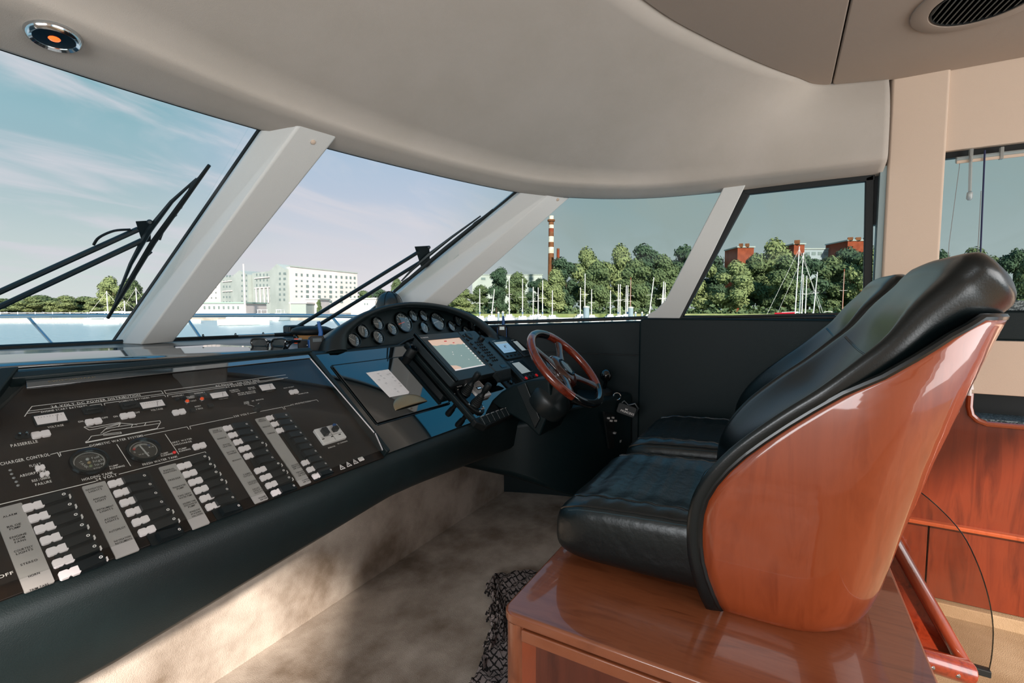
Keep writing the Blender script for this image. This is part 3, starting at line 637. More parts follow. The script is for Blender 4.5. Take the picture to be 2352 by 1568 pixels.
for a, b, c in (((985, 1158), (1065, 1140), 'PUMP'), ((990, 1178), (1122, 1146), 'RUNNING'), ((1445, 1042), (1515, 1028), 'PUMP'), ((1450, 1060), (1555, 1036), 'RUNNING'), ((1548, 940), (1728, 902), 'GREY WATER'), ((1568, 962), (1725, 924), 'DISCHARGE'), ((1607, 1000), (1680, 985), 'PUMP'), ((1612, 1018), (1716, 995), 'RUNNING'), ((1548, 524), (1652, 508), 'SHORELINE 1'), ((1750, 497), (1842, 482), 'SHORELINE 2'), ((1680, 528), (1750, 516), 'POLARITY'), ((1688, 540), (1752, 528), 'CORRECT'), ((1718, 565), (1768, 556), 'FAULT'), ((1755, 615), (1810, 606), 'RESET'), ((1765, 638), (1825, 626), '3 SECS'), ((1968, 546), (2050, 531), 'VOLTAGE')): T2(Z1, c, a, b, .0045)
for a, b, c in (((828, 475), (897, 461), 'CURRENT'), ((500, 470), (580, 456), 'DOMESTIC'), ((515, 485), (590, 468), 'OUTLETS'), ((665, 445), (722, 434), 'ENGINE'), ((672, 458), (735, 446), 'OR AFT'), ((572, 495), (730, 470), 'METER SELECTOR'), ((578, 508), (736, 484), 'SOURCE SELECTOR'), ((628, 575), (672, 568), 'SHORE'), ((630, 588), (676, 580), 'POWER'), ((700, 563), (720, 559), 'OFF'), ((735, 555), (805, 543), 'GENERATOR'), ((985, 447), (1080, 430), 'AUX START'), ((1115, 500), (1208, 484), 'GENERATOR'), ((1385, 985), (1450, 966), 'GENERATOR'), ((1470, 945), (1560, 922), 'DC CHARGING')): T2(Z3, c, a, b, .0042)
LZ(Z3, [(660, 590), (718, 605)]); LZ(Z3, [(730, 603), (760, 576)])
# warning triangles and an open book printed near the lower edge
for cx, cy in ((1505, 1152), (1565, 1126), (1625, 1102)):
    x, y = Z3(cx, cy); tri = [(x-.0085, y-.007), (x+.0085, y-.007), (x, y+.009), (x-.0085, y-.007)]; lines(WHT, tri, .0020, HZ); lines(WHT, [(x-.001, y+.004), (x+.0015, y), (x-.0015, y-.001), (x+.001, y-.005)], .0012, HZ)
x, y = Z3(1680, 1078); WHT.prism(rrect(x-.010, y-.007, x+.010, y+.007, .002, 2), HZ-.0008, HZ); lines(BLK, [(x, y-.006), (x, y+.006)], .0012, HZ+.0004); lines(BLK, [(x-.006, y-.004), (x-.006, y+.004)], .0012, HZ+.0004); lines(BLK, [(x+.006, y-.004), (x+.006, y+.004)], .0012, HZ+.0004)
# tags, toggles, lamps and meters
for f, p in ((ident, (214, 971)), (ident, (292, 957)), (Z1, (365, 865)), (Z1, (1607, 662)), (Z1, (1790, 968)), (Z3, (1072, 478))): tagplate(*f(*p), w=.030)
tagplate(*Z1(357, 1166), w=.014, h=.012); tagplate(*Z1(398, 1222), w=.014, h=.010)
for f, q in ((ident, [(78, 961), (146, 954), (153, 968), (85, 980)]), (ident, [(320, 930.5), (370, 921.6), (377.5, 934), (329, 942)]), (Z1, [(1885, 505), (2020, 480), (2050, 520), (1915, 540)]), (Z3, [(755, 425), (870, 410), (905, 450), (800, 470)])):
    k = [f(*p) for p in q]; x0 = min(a[0] for a in k); x1 = max(a[0] for a in k); y0 = min(a[1] for a in k); y1 = max(a[1] for a in k)
    mt = part('panel_meter', MB().prism(rrect(x0-.003, y0-.003, x1+.004, y1+.006, .002, 2), .001, .006), 'switch_black', sb, local=True, smooth=False)
    part('meter_face', MB().box(((x0+x1)/2, (y0+y1)/2, .0065), (x1-x0, y1-y0, .002)), 'tag_white', mt, local=True, smooth=False)
    ml = MB(); xm = x0+(x1-x0)*.72; lines(ml, [(xm-.003, y0+.002), (xm+.002, y1-.003)], .0008, .0078)
    for i in range(9): xx = x0+.006+(x1-x0-.012)*i/8; lines(ml, [(xx, y1-.007), (xx, y1-.0045)], .0006, .0078)
    part('needle', ml, 'print_black', mt, local=True, smooth=False)
for p in ((1590, 545), (1650, 533), (1785, 512), (1840, 503)): x, y = Z1(*p); part('push_button', MB().lathe([(.0055, .001), (.0055, .006), (.0035, .007), (0, .007)], Matrix.Translation((x, y, 0)), 12), 'switch_black', sb, local=True)
for p in ((1680, 566), (1812, 545)):
    x, y = Z1(*p); b = part('indicator_lamp', MB().lathe([(.0062, .001), (.0062, .005), (.005, .006), (0, .006)], Matrix.Translation((x, y, 0)), 12), 'chrome', sb, local=True); part('lens', MB().lathe([(.0052, .005), (.0045, .009), (.002, .011), (0, .011)], Matrix.Translation((x, y, 0)), 12), 'orange_lens', b, local=True)
x, y = Z1(1567, 1020); part('indicator_lamp', MB().lathe([(.004, .001), (.004, .004), (.002, .006), (0, .006)], Matrix.Translation((x, y, 0)), 12), 'red_lens', sb, local=True, label='red indicator lamp')
for p in ((90, 1180), (103, 1215), (122, 1250), (145, 1285), (160, 1318)): x, y = Z1(*p); part('indicator_lamp', MB().lathe([(.0026, .001), (.0026, .003), (.001, .0045), (0, .0045)], Matrix.Translation((x, y, 0)), 8), 'print_grey', sb, local=True)
for p in ((170, 885), (230, 877)): x, y = Z1(*p); part('toggle_switch', MB().lathe([(.007, .001), (.007, .004), (.003, .005), (.0035, .017), (.0015, .019), (0, .019)], Matrix.Translation((x, y, 0)), 10), 'chrome_dark', sb, local=True)
for p in ((830, 640), (1160, 600)):
    x, y = Z1(*p); k = part('battery_switch', MB().prism(rrect(x-.019, y-.012, x+.019, y+.012, .004, 3), .001, .007), 'switch_black', sb, local=True, bev=.001); part('knob', MB().prism(rrect(x-.014, y-.004, x+.014, y+.004, .003, 3), .006, .012), 'switch_black', k, local=True, bev=.002)
x, y = Z3(725, 612); part('rotary_switch', MB().lathe([(.012, .001), (.012, .006), (.009, .012), (.0085, .018), (0, .018)], Matrix.Translation((x, y-.010, 0)), 16), 'switch_black', sb, local=True)
for p in ((1730, 645), (1890, 605)): x, y = Z1(*p); part('push_button', MB().prism(rrect(x-.007, y-.006, x+.007, y+.006, .002, 2), .001, .008), 'switch_black', sb, local=True, bev=.001)
# two round tank gauges set in the board
def gauge(par, M, r, face='dial_dark', bez='chrome', dial=0, needle=.6, red=False, nn=28):
    g = part('gauge', MB().lathe([(r*1.08, -.01), (r*1.10, .004), (r*1.06, .010), (r*.96, .0105), (r*.93, .004), (r*.93, -.01)], M, nn), 'dial_dark' if bez == 'black' else bez, par, local=True)
    part('dial', MB().lathe([(r*.94, -.004), (r*.94, .0), (0, .0)], M, nn), face, g, local=True)
    d = MB(); q = MB()
    a0, a1 = radians(225), radians(-45)
    for i in range(11):
        a = a0+(a1-a0)*i/10; lines(d, [(r*.66*cos(a), r*.66*sin(a)), (r*.84*cos(a), r*.84*sin(a))], r*.05, .001)
    for i in range(24):
        a = a0+(a1-a0)*i/24; b = a0+(a1-a0)*(i+1)/24; lines(d, [(r*.86*cos(a), r*.86*sin(a)), (r*.86*cos(b), r*.86*sin(b))], r*.03, .001)
    d.tf(M); part('scale', d, 'print_white', g, local=True, smooth=False)
    a = a0+(a1-a0)*needle; lines(q, [(-r*.15*cos(a), -r*.15*sin(a)), (r*.72*cos(a), r*.72*sin(a))], r*.07, .0025); q.tf(M); part('needle', q, 'orange_lens' if red else 'print_white', g, local=True, smooth=False)
    part('glass', MB().lathe([(r*.95, .006), (r*.5, .008), (0, .0085)], M, nn), 'gauge_glass', g, local=True)
    return g
x, y = Z1(800, 1115); M1 = Matrix.Translation((x, y, .004))
g = part('gauge', MB().lathe([(.034, -.003), (.036, .004), (.034, .009), (.030, .010), (.029, .003), (.029, -.003)], M1, 28), 'chrome_dark', sb, local=True, label='round holding tank gauge with three lamps')
part('dial', MB().lathe([(.03, -.002), (.03, .001), (0, .001)], M1, 28), 'dial_dark', g, local=True)
d = MB()
for i in range(22): a = radians(-40+i*10); b = a+radians(10); lines(d, [(x+.026*cos(a), y+.026*sin(a)), (x+.026*cos(b), y+.026*sin(b))], .0016, .006)
for i, st in enumerate(('full', 'high', 'low')): text(d, st, x+.006, y+.006-.010*i, .006, .006, 1.2)
text(d, 'TANK', x-.018, y+.006, .0055, .006, 1.0, 0, dx=(.35, -.94)); text(d, 'empty', x+.001, y-.022, .0045, .006, 1.1)
part('scale', d, 'print_white', g, local=True, smooth=False)
for i, m in enumerate(('red_lens', 'amber_lens', 'green_lens')): part('lamp', MB().lathe([(.0034, .001), (.0034, .003), (.0015, .005), (0, .005)], Matrix.Translation((x-.001, y+.0085-.010*i, .004)), 10), 'white_plastic' if i == 0 else m, g, local=True)
part('glass', MB().lathe([(.0295, .006), (.015, .0085), (0, .009)], M1, 28), 'gauge_glass', g, local=True)
x, y = Z1(1287, 1010); M1 = Matrix.Translation((x, y, .004))
g = part('gauge', MB().lathe([(.034, -.003), (.036, .004), (.034, .009), (.030, .010), (.029, .003), (.029, -.003)], M1, 28), 'chrome_dark', sb, local=True, label='round fresh water gauge with a red and blue arc')
part('dial', MB().lathe([(.03, -.002), (.03, .001), (0, .001)], M1, 28), 'dial_dark', g, local=True)
d = MB(); rd = MB(); bl = MB()
for i in range(14): a = radians(38+i*8); b = a+radians(8); lines(bl if i < 2 else rd if i > 12 else d, [(x+.019*cos(a), y+.019*sin(a)), (x+.019*cos(b), y+.019*sin(b))], .005, .006)
for i in range(26): a = radians(-50+i*9); b = a+radians(9); lines(d, [(x+.0265*cos(a), y+.0265*sin(a)), (x+.0265*cos(b), y+.0265*sin(b))], .0012, .006)
text(d, '4/4', x+.012, y+.003, .005, .006, 1.0); text(d, '0', x-.020, y-.002, .005, .006, 1.0); text(d, 'WATER', x-.014, y-.012, .004, .006, 1.0)
part('scale', d, 'print_white', g, local=True, smooth=False); part('scale', rd, 'red_lens', g, local=True, smooth=False); part('scale', bl, 'blue_plastic', g, local=True, smooth=False)
nd = MB(); lines(nd, [(x+.003, y-.020), (x-.003, y+.015)], .0035, .0075); part('needle', nd, 'tag_white', g, local=True, smooth=False)
part('glass', MB().lathe([(.0295, .006), (.015, .0085), (0, .009)], M1, 28), 'gauge_glass', g, local=True)
# white residual-current breaker unit
k = part('breaker_unit', MB().prism(rrect(.988, .110, 1.078, .172, .003, 2), .001, .012), 'white_plastic', sb, local=True, bev=.002)
for xx, up_ in ((1.012, 0), (1.052, 1)):
    part('breaker_lever', MB().box((xx, .148, .02), (.018, .016 if up_ else .026, .018)), 'switch_black', k, local=True, bev=.003)
for xx in (1.026, 1.064): part('test_button', MB().lathe([(.0065, .012), (.0065, .016), (.004, .018), (0, .018)], Matrix.Translation((xx, .166 if xx > 1.05 else .160, 0)), 12), 'blue_plastic', k, local=True)
lb = MB(); lines(lb, [(.994, .134), (1.073, .134)], .001, .0125); lines(lb, [(1.034, .113), (1.034, .170)], .001, .0125)
for xx in (.996, 1.03, 1.06): lb.box((xx, .128, .0125), (.008, .003, .001))
part('print', lb, 'print_black', k, local=True, smooth=False, kind='stuff')
part('lettering', WHT, 'print_white', sb, local=True, smooth=False); part('lettering', BLK, 'print_black', sb, local=True, smooth=False)
# clear hinged acrylic cover over the board
ha = .034
q = [(.405, .492), (1.160, .492), (1.160, .075), (1.135, .004), (.205, .004), (.205, .27), (.325, .40)]
cv = thing('acrylic_cover', 'clear hinged acrylic lid over the switchboard reflecting the sky', 'cover', M=PM @ Matrix.Translation((0, 0, .006)) @ Matrix.Rotation(radians(-3.2), 4, 'X'))
part('sheet', MB().prism(q, ha, ha+.004), 'acrylic', cv, local=True, smooth=False)
part('hinge_strip', MB().prism([(.40, .470), (1.160, .470), (1.160, .494), (.405, .494)], ha+.004, ha+.007), 'hatch_gloss', cv, local=True, bev=.001)
part('edge_strip', MB().box((1.160, .285, ha+.002), (.0008, .41, .0042)), 'tag_white', cv, local=True, smooth=False); 
part('edge_strip', MB().solid([Vector((1.160, .075, ha)), Vector((1.1615, .075, ha)), Vector((1.1365, .004, ha)), Vector((1.135, .004, ha))], [Vector((1.160, .075, ha+.0045)), Vector((1.1615, .075, ha+.0045)), Vector((1.1365, .004, ha+.0045)), Vector((1.135, .004, ha+.0045))]), 'tag_white', cv, local=True, smooth=False)
part('catch', MB().box((1.06, .492, ha+.008), (.05, .006, .004)), 'rubber', cv, local=True, bev=.001)
lt = MB(); text(lt, 'SWITCHBOARD', .44, .480, .005, ha+.0074, 1.3, 0, width=.09); part('lettering', lt, 'tan_metal', cv, local=True, smooth=False)
# ------------------------------------------------------------------ glossy centre locker with lid
ck = thing('chart_locker', 'glossy black centre dashboard panel with a hinged lid', 'locker', M=PM.copy())
part('panel_plate', MB().prism([(1.188, .008), (1.70, .008), (1.70, .500), (1.188, .500)], -.002, .004), 'piano_black', ck, local=True, bev=.001)
lid = part('lid', MB().prism(rrect(1.232, .132, 1.658, .430, .008), .004, .011), 'piano_black', ck, local=True, bev=.003)
part('groove', MB().tube([Vector((a, b, .0045)) for a, b in rrect(1.228, .128, 1.662, .434, .009)], .003, 6, True), 'chrome_dark', lid, local=True)
a, b, c = pp(909, 942, .012), pp(948, 911, .02), pp(982, 921, .012)
hx = (Vector((a[0], a[1], 0))+Vector((c[0], c[1], 0)))/2; ex = Vector((c[0]-a[0], c[1]-a[1], 0)); R = ex.length/2; ex.normalize(); ey = Vector((-ex.y, ex.x, 0))
rr = []
for i in range(9):
    th = (pi/2)*i/8; rr.append([hx+ex*(R*cos(ph))+ey*(R*.62*sin(ph)*cos(th))+Vector((0, 0, .011+.007*sin(th)*sin(ph))) for ph in [pi*j/16 for j in range(17)]])
part('scoop_handle', MB().loft(rr, False, False), 'tan_metal', lid, local=True, label='tan half-moon pull handle', solid=.0015, ang=80)
c4 = [pp(*p, .0115) for p in ((841, 856), (892, 848), (940, 900), (938, 904), (895, 912))]
cdt = thing('paper_card', 'white instruction card lying on the glossy locker lid', 'card', M=PM.copy())
part('sheet', MB().prism(c4, .0112, .0120), 'paper', cdt, local=True, smooth=False)
pm = MB()
for i, (px, py) in enumerate([(866, 858), (872, 863), (880, 868), (888, 860), (893, 858), (900, 866), (905, 874), (884, 880), (915, 880), (918, 886), (905, 893), (912, 899), (868, 872)]):
    x, y = pp(px, py, .012); lines(pm, [(x, y), (x+.012-.002*(i % 3), y+.001*(i % 2))], .0014, .0123); lines(pm, [(x+.002, y-.004), (x+.010, y-.004)], .0010, .0123)
part('print', pm, 'print_grey', cdt, local=True, smooth=False, kind='stuff')
# glossy plate under the plotter and the controls
gp = thing('control_plate', 'glossy black dashboard plate carrying the plotter and thruster levers', 'panel', M=PM.copy())
part('panel_plate', MB().prism([(1.725, .004), (2.322, .004), (2.322, .505), (1.725, .505)], -.002, .003), 'piano_black', gp, local=True, bev=.001)
gp = thing('display_plate', 'grey-black dashboard plate around the three small displays', 'panel', M=PM.copy())
part('panel_plate', MB().prism([(2.345, .03), (2.735, .03), (2.66, .505), (2.345, .505)], -.002, .005), 'plotter_grey', gp, local=True, bev=.002)
# ------------------------------------------------------------------ chart plotter
hp = .08
pl = thing('chart_plotter', 'grey chart plotter with a lit coast map and a keypad', 'plotter', M=PM.copy())
part('mount', MB().prism(rrect(1.73, .20, 2.15, .47, .02), .002, .035), 'rubber', pl, local=True, bev=.004)
A = [Vector((*p, .03)) for p in rrect(1.705, .195, 2.19, .485, .012, 3)]; B = [Vector((*p, hp-.006)) for p in rrect(1.70, .186, 2.195, .490, .012, 3)]
part('case', MB().solid(A, B), 'plotter_grey', pl, local=True, bev=.006, seg=3)
fr = MB()
for (x0, y0, x1, y1) in ((1.70, .186, 2.035, .243), (1.70, .452, 2.035, .490), (1.70, .243, 1.757, .452), (2.014, .243, 2.035, .452)): fr.prism([(x0, y0), (x1, y0), (x1, y1), (x0, y1)], hp-.008, hp)
part('screen_frame', fr, 'plotter_grey', pl, local=True, bev=.0015)
sc_ = part('screen', MB().box((1.886, .347, hp-.006), (.258, .21, .004)), 'screen_water', pl, local=True, smooth=False)
ld = MB(); ld.prism([(1.757, .452), (2.014, .452), (2.010, .412), (1.985, .404), (1.955, .409), (1.93, .406), (1.90, .413), (1.87, .409), (1.83, .416), (1.79, .412), (1.757, .420)], hp-.0045, hp-.0035)
ld.prism([(1.757, .243), (1.815, .243), (1.822, .262), (1.80, .275), (1.77, .279), (1.757, .285)], hp-.0045, hp-.0035); part('land', ld, 'screen_land', sc_, local=True, smooth=False)
wt = MB(); wt.prism([(1.757, .243), (2.014, .243), (2.014, .252), (1.757, .252)], hp-.0042, hp-.0032)
for i in range(9): wt.box((2.006, .262+.018*i, hp-.0035), (.010, .008, .001))
for p in ((1.86, .36), (1.85, .345), (1.93, .30), (1.90, .33)): wt.box((*p, hp-.0035), (.004, .004, .001))
part('menu_bar', wt, 'screen_white', sc_, local=True, smooth=False)
rd = MB(); rd.box((1.88, .436, hp-.003), (.02, .005, .001)); rd.box((1.93, .420, hp-.003), (.014, .004, .001)); part('chart_mark', rd, 'red_lens', sc_, local=True, smooth=False)
vs = MB().tube([Vector((1.700, .182, hp+.004)), Vector((1.700, .494, hp+.004))], .010, 10, flat=.5); part('side_trim', vs, 'chrome_dark', pl, local=True)
lt = MB(); text(lt, 'RAYMARINE', 1.722, .465, .008, hp+.0005, 1.3, 0, width=.055); part('lettering', lt, 'print_white', pl, local=True, smooth=False)
kp = part('keypad', MB().prism(rrect(2.036, .186, 2.195, .490, .012, 3), hp-.008, hp+.003), 'plotter_grey', pl, local=True, bev=.004)
part('lower_lip', MB().solid([Vector((2.03, .190, hp-.03)), Vector((2.195, .190, hp-.03)), Vector((2.195, .145, hp-.05)), Vector((2.06, .150, hp-.05))], [Vector((2.03, .190, hp+.003)), Vector((2.195, .190, hp+.003)), Vector((2.185, .150, hp-.03)), Vector((2.06, .150, hp-.03))]), 'plotter_grey', pl, local=True, bev=.008, seg=3)
btn = mesh('key', MB().lathe([(.009, 0), (.009, .004), (.007, .006), (0, .006)], None, 12), 'switch_black'); btn2 = mesh('key', MB().lathe([(.0062, 0), (.0062, .004), (.004, .0055), (0, .0055)], None, 10), 'switch_black')
def key(par, x, y, z, m=btn, s=1):
    o = bpy.data.objects.new('key', m); link(o); o.parent = par; o.location = (x, y, z); o.scale = (s, s, s); WM[o] = PM
for i in range(8): key(kp, 2.052, .455-.031*i, hp+.003)
for i in range(8):
    for j in range(3): key(kp, 2.098+.020*j, .400-.020*i, hp+.003, btn2)
part('cursor_pad', MB().lathe([(.026, 0), (.026, .004), (.019, .007), (.012, .005), (0, .006)], Matrix.Translation((2.095, .452, hp+.003)), 20), 'switch_black', kp, local=True)
part('rotary_knob', MB().lathe([(.017, 0), (.016, .018), (.013, .022), (0, .022)], Matrix.Translation((2.165, .415, hp+.003)), 18), 'rubber', kp, local=True)
part('badge', MB().box((2.14, .212, hp+.004), (.05, .02, .002)), 'chrome_dark', kp, local=True, bev=.0005)
# speaker-like cable socket on the left flank of the plotter
x, y = pp(952, 797, .06)
sk = thing('vent_nozzle', 'small round black nozzle beside the plotter', 'vent', M=PM @ Matrix.Translation((x, y, .035)) @ Matrix.Scale(.75, 4))
part('housing', MB().lathe([(.030, -.04), (.030, .018), (.026, .024), (.022, .024), (.020, .012), (0, .012)], None, 20), 'rubber', sk, local=True)
part('ring', MB().lathe([(.024, .022), (.026, .026), (.022, .027), (.021, .022)], None, 20), 'chrome_dark', sk, local=True)
part('core', MB().lathe([(.010, .010), (.010, .018), (.006, .020), (0, .020)], None, 14), 'rubber', sk, local=True)
# three small displays
def display(x0, y0, x1, y1, sm, label, keys, red=False, lens=0):
    d = thing('small_display', label, 'display', M=PM @ Matrix.Translation((x0, y0, .004))); w = x1-x0; h = y1-y0
    part('case', MB().prism(rrect(0, 0, w, h, .014), 0, .012), 'plotter_grey', d, local=True, bev=.004)
    sx0, sx1, sy0, sy1 = .030, w-.030, h*.30, h-.022
    part('bezel', MB().prism(rrect(sx0-.008, sy0-.008, sx1+.008, sy1+.012, .005), .011, .0135), 'switch_black', d, local=True, bev=.001)
    s = part('screen', MB().box(((sx0+sx1)/2, (sy0+sy1)/2, .0135), (sx1-sx0, sy1-sy0, .002)), sm, d, local=True, smooth=False)
    pr = MB()
    if lens == 0:
        pr.prism([(sx0, sy1-.018), (sx1, sy1-.018), (sx1, sy1), (sx0, sy1)], .0146, .015); part('status_bar', pr, 'blue_plastic' if False else 'screen_lcd', s, local=True, smooth=False)
        tx = MB(); text(tx, '4°', (sx0+sx1)/2-.012, (sy0+sy1)/2-.012, .026, .0152, 1.0); lines(tx, [(sx0+.01, sy0+.014), (sx1-.02, sy0+.014)], .001, .0152); part('digits', tx, 'print_grey', s, local=True, smooth=False)
    else:
        part('dark_area', MB().prism([(sx0+(sx1-sx0)*.62, sy1), (sx1, sy1), (sx1, sy0), (sx0+(sx1-sx0)*(.62 if lens == 1 else .8), sy0)], .0144, .0152), 'dial_dark', s, local=True, smooth=False)
    lt = MB(); lt.box((.045, h-.009, .0125), (.035, .003, .001)); part('lettering', lt, 'print_white', d, local=True, smooth=False)
    for i in range(4):
        key(d, .034+(w-.068)*i/3, h*.14 if not red else h*.21, .012, btn2, 1.15)
        if red:
            if i in (0, 3): part('key', MB().lathe([(.010, 0), (.010, .004), (.007, .006), (0, .006)], Matrix.Translation((.03+(w-.06)*i/3, h*.07, .012)), 12), 'red_lens', d, local=True, label='red key')
            else: key(d, .034+(w-.068)*i/3, h*.07, .012, btn2, 1.15)
display(2.375, .302, 2.575, .465, 'screen_blue', 'small display with a blue depth screen and four keys', 4)
display(2.592, .302, 2.735, .455, 'screen_lcd', 'small display half hidden behind the steering wheel', 4, lens=1)
display(2.352, .135, 2.545, .288, 'screen_lcd', 'small autopilot display with two red keys', 4, True, 2)
# ------------------------------------------------------------------ thruster levers, white controller, rocker bar
lv = thing('thruster_levers', 'two ribbed black thruster joysticks on an oval screwed plate', 'control', M=PM.copy())
cx, cy = 1.800, .120
ov_ = [(cx+.050*cos(2*pi*i/28)*(1 if abs(cos(2*pi*i/28)) < 2 else 1), cy+.092*sin(2*pi*i/28)) for i in range(28)]
part('base_plate', MB().prism(ov_, .002, .014), 'rubber', lv, local=True, bev=.003)
part('inner_plate', MB().prism([(cx+(a-cx)*.78, cy+(b-cy)*.8) for a, b in ov_], .013, .017), 'chrome_dark', lv, local=True, bev=.001)
for a in (20, 75, 130, 200, 250, 310): part('screw', MB().lathe([(.006, 0), (.006, .003), (.003, .005), (0, .005)], Matrix.Translation((cx+.046*cos(radians(a)), cy+.084*sin(radians(a)), .014)), 10), 'chrome', lv, local=True)
for yy in (.155, .082):
    dirv = Vector((-.05, .03, 1)).normalized(); base = Vector((cx-.004, yy, .014)); prof = [(.026, 0)]
    for i in range(7): prof += [(.026-.0016*i, .004+.0085*i), (.0215-.0016*i, .008+.0085*i)]
    prof += [(.011, .070), (.010, .078), (.014, .085), (.016, .120), (.013, .128), (0, .130)]
    part('joystick', MB().lathe(prof, frame(base, dirv), 20), 'rubber', lv, local=True, ang=60)
lt = MB(); text(lt, 'BOW', 1.775, .195, .007, .0175, 1.1); text(lt, 'STERN', 1.80, .045, .006, .0175, 1.1); part('lettering', lt, 'print_white', lv, local=True, smooth=False)
wc = thing('white_controller', 'white square controller with a small blue readout behind the joysticks', 'control', M=PM.copy())
part('case', MB().prism(rrect(1.845, .104, 1.960, .207, .006), .002, .022), 'white_plastic', wc, local=True, bev=.003)
part('face', MB().prism(rrect(1.856, .116, 1.949, .195, .004), .021, .0235), 'strip_grey', wc, local=True, smooth=False)
part('readout', MB().box((1.905, .156, .024), (.040, .018, .002)), 'dial_dark', wc, local=True, smooth=False)
part('readout_digits', MB().box((1.905, .156, .0254), (.028, .008, .0008)), 'screen_blue', wc, local=True, smooth=False)
for yy in (.182, .130): part('button', MB().lathe([(.011, .022), (.011, .025), (.007, .026), (0, .026)], Matrix.Translation((1.905, yy, 0)), 14), 'print_grey', wc, local=True)
x, y = pp(1165, 880)
so = thing('socket_plate', 'small square black socket plate beside the steering column', 'socket', M=PM @ Matrix.Translation((x, y, .003)))
part('plate', MB().prism(rrect(-.045, -.035, .045, .035, .004), 0, .008), 'rubber', so, local=True, bev=.002)
part('knob', MB().lathe([(.018, .006), (.017, .016), (.010, .020), (0, .020)], Matrix.Translation((.012, -.004, 0)), 14), 'chrome_dark', so, local=True)
rb = thing('rocker_bar', 'black bar of six rocker switches on the lower dashboard edge', 'switch bar', M=PM.copy())
bq = [(1.69, .012), (1.97, .018), (2.02, -.020), (1.99, -.038), (1.735, -.046), (1.69, -.010)]
part('bar', MB().prism(bq, -.012, .024), 'rubber', rb, local=True, bev=.005)
for i in range(6):
    x0 = 1.728+.042*i; r = part('rocker_switch', MB().solid([Vector((x0, -.036, .022)), Vector((x0+.037, -.036, .022)), Vector((x0+.037, .004, .022)), Vector((x0, .004, .022))], [Vector((x0+.001, -.034, .026)), Vector((x0+.036, -.034, .026)), Vector((x0+.036, .003, .037)), Vector((x0+.001, .003, .037))]), 'dash_vinyl', rb, local=True, bev=.002)
    part('mark', MB().box((x0+.018, .0045, .030), (.022, .002, .008)), 'print_white', r, local=True, smooth=False)
# ================================================================== instrument pod
FO = Vector((0, 1.6, 1.03)); FN = Vector((0, -.912, .41)).normalized(); FE = Vector((0, .41, .912)).normalized(); FX = Vector((1, 0, 0))
FM = Matrix((FX, FE, FN)).transposed().to_4x4(); FM.translation = FO
def fp(x, y, h=0):
    P = onpl(x, y, FO+FN*h, FN)-FO-FN*h; return P.x, P.dot(FE)
pod = thing('instrument_pod', 'arched black instrument hood with fifteen round dials', 'instrument panel', M=FM.copy())
ip = [(797, 805), (797, 798), (799, 771), (822, 747), (850, 728), (888, 713), (930, 705), (970, 706), (1010, 711), (1046, 722), (1080, 738), (1104, 755), (1122, 772), (1130, 790)]
oi = cat_rom([(*fp(*p), 0) for p in ip], 4); of_ = cat_rom([(*fp(*p, .055), 0) for p in ip], 4)
oo = cat_rom([(*fp(*p, .06), 0) for p in ((751, 807), (752, 800), (757, 775), (772, 755), (798, 737), (835, 716), (880, 702), (930, 694), (985, 696), (1040, 706), (1085, 722), (1120, 746), (1143, 770), (1152, 790))], 4)
rows = []; cen = Vector((1.88, .0, 0))
for a, b, f in zip(oo, oi, of_):
    u = (b-cen).normalized(); v = (a-cen).normalized(); lo = -.10 if a.y > 0 else -.02
    rows.append([a+Vector((.03, -.01, -.14)), a+v*.008+Vector((.02, .004, -.06)), a+Vector((0, 0, .03)), a-v*.004+Vector((0, 0, .058)), a.lerp(f, .2)+Vector((0, 0, .072)), a.lerp(f, .55)+Vector((0, 0, .074)), a.lerp(f, .85)+Vector((0, 0, .066)), f+Vector((0, 0, .055)), b+u*.012+Vector((0, 0, .012)), b+u*.012+Vector((0, 0, -.006))])
part('hood', MB().loft(rows, False, False), 'pod_plastic', pod, local=True, ang=70, solid=.003)
oi = [b+(b-cen).normalized()*.012 for b in oi]
part('face', MB().prism([(p.x, p.y) for p in oi], -.012, 0), 'black_vinyl', pod, local=True, smooth=False)
gs = [(1.463, .034, 0), (1.531, .072, 0), (1.635, .106, 0), (1.608, .040, 0), (1.715, .076, 0), (1.810, .108, 1), (1.898, .142, 0), (1.98, .142, 0), (1.952, .073, 0), (2.08, .106, 1), (2.19, .074, 0), (2.265, .105, 0), (2.312, .038, 0), (2.389, .067, 0), (2.474, .030, 0)]
for i, (x, y, b) in enumerate(gs):
    gauge(pod, Matrix.Translation((x, y, .002)), .052 if b else .0315, 'dial_face', 'black' if False else 'chrome_dark', 0, (.3, .55, .2, .7, .4, .12, .5, .35, .6, .12, .4, .5, .3, .6, .45)[i], b == 1 and i == 5, 24)
part('cowl_foot', MB().loft([[Vector((1.64+.20*k/8, -.035+.048*sin(pi/2*k/8), .0+.05*j/4)) for j in range(5)] for k in range(9)], False, False), 'pod_plastic', pod, local=True, solid=.01)
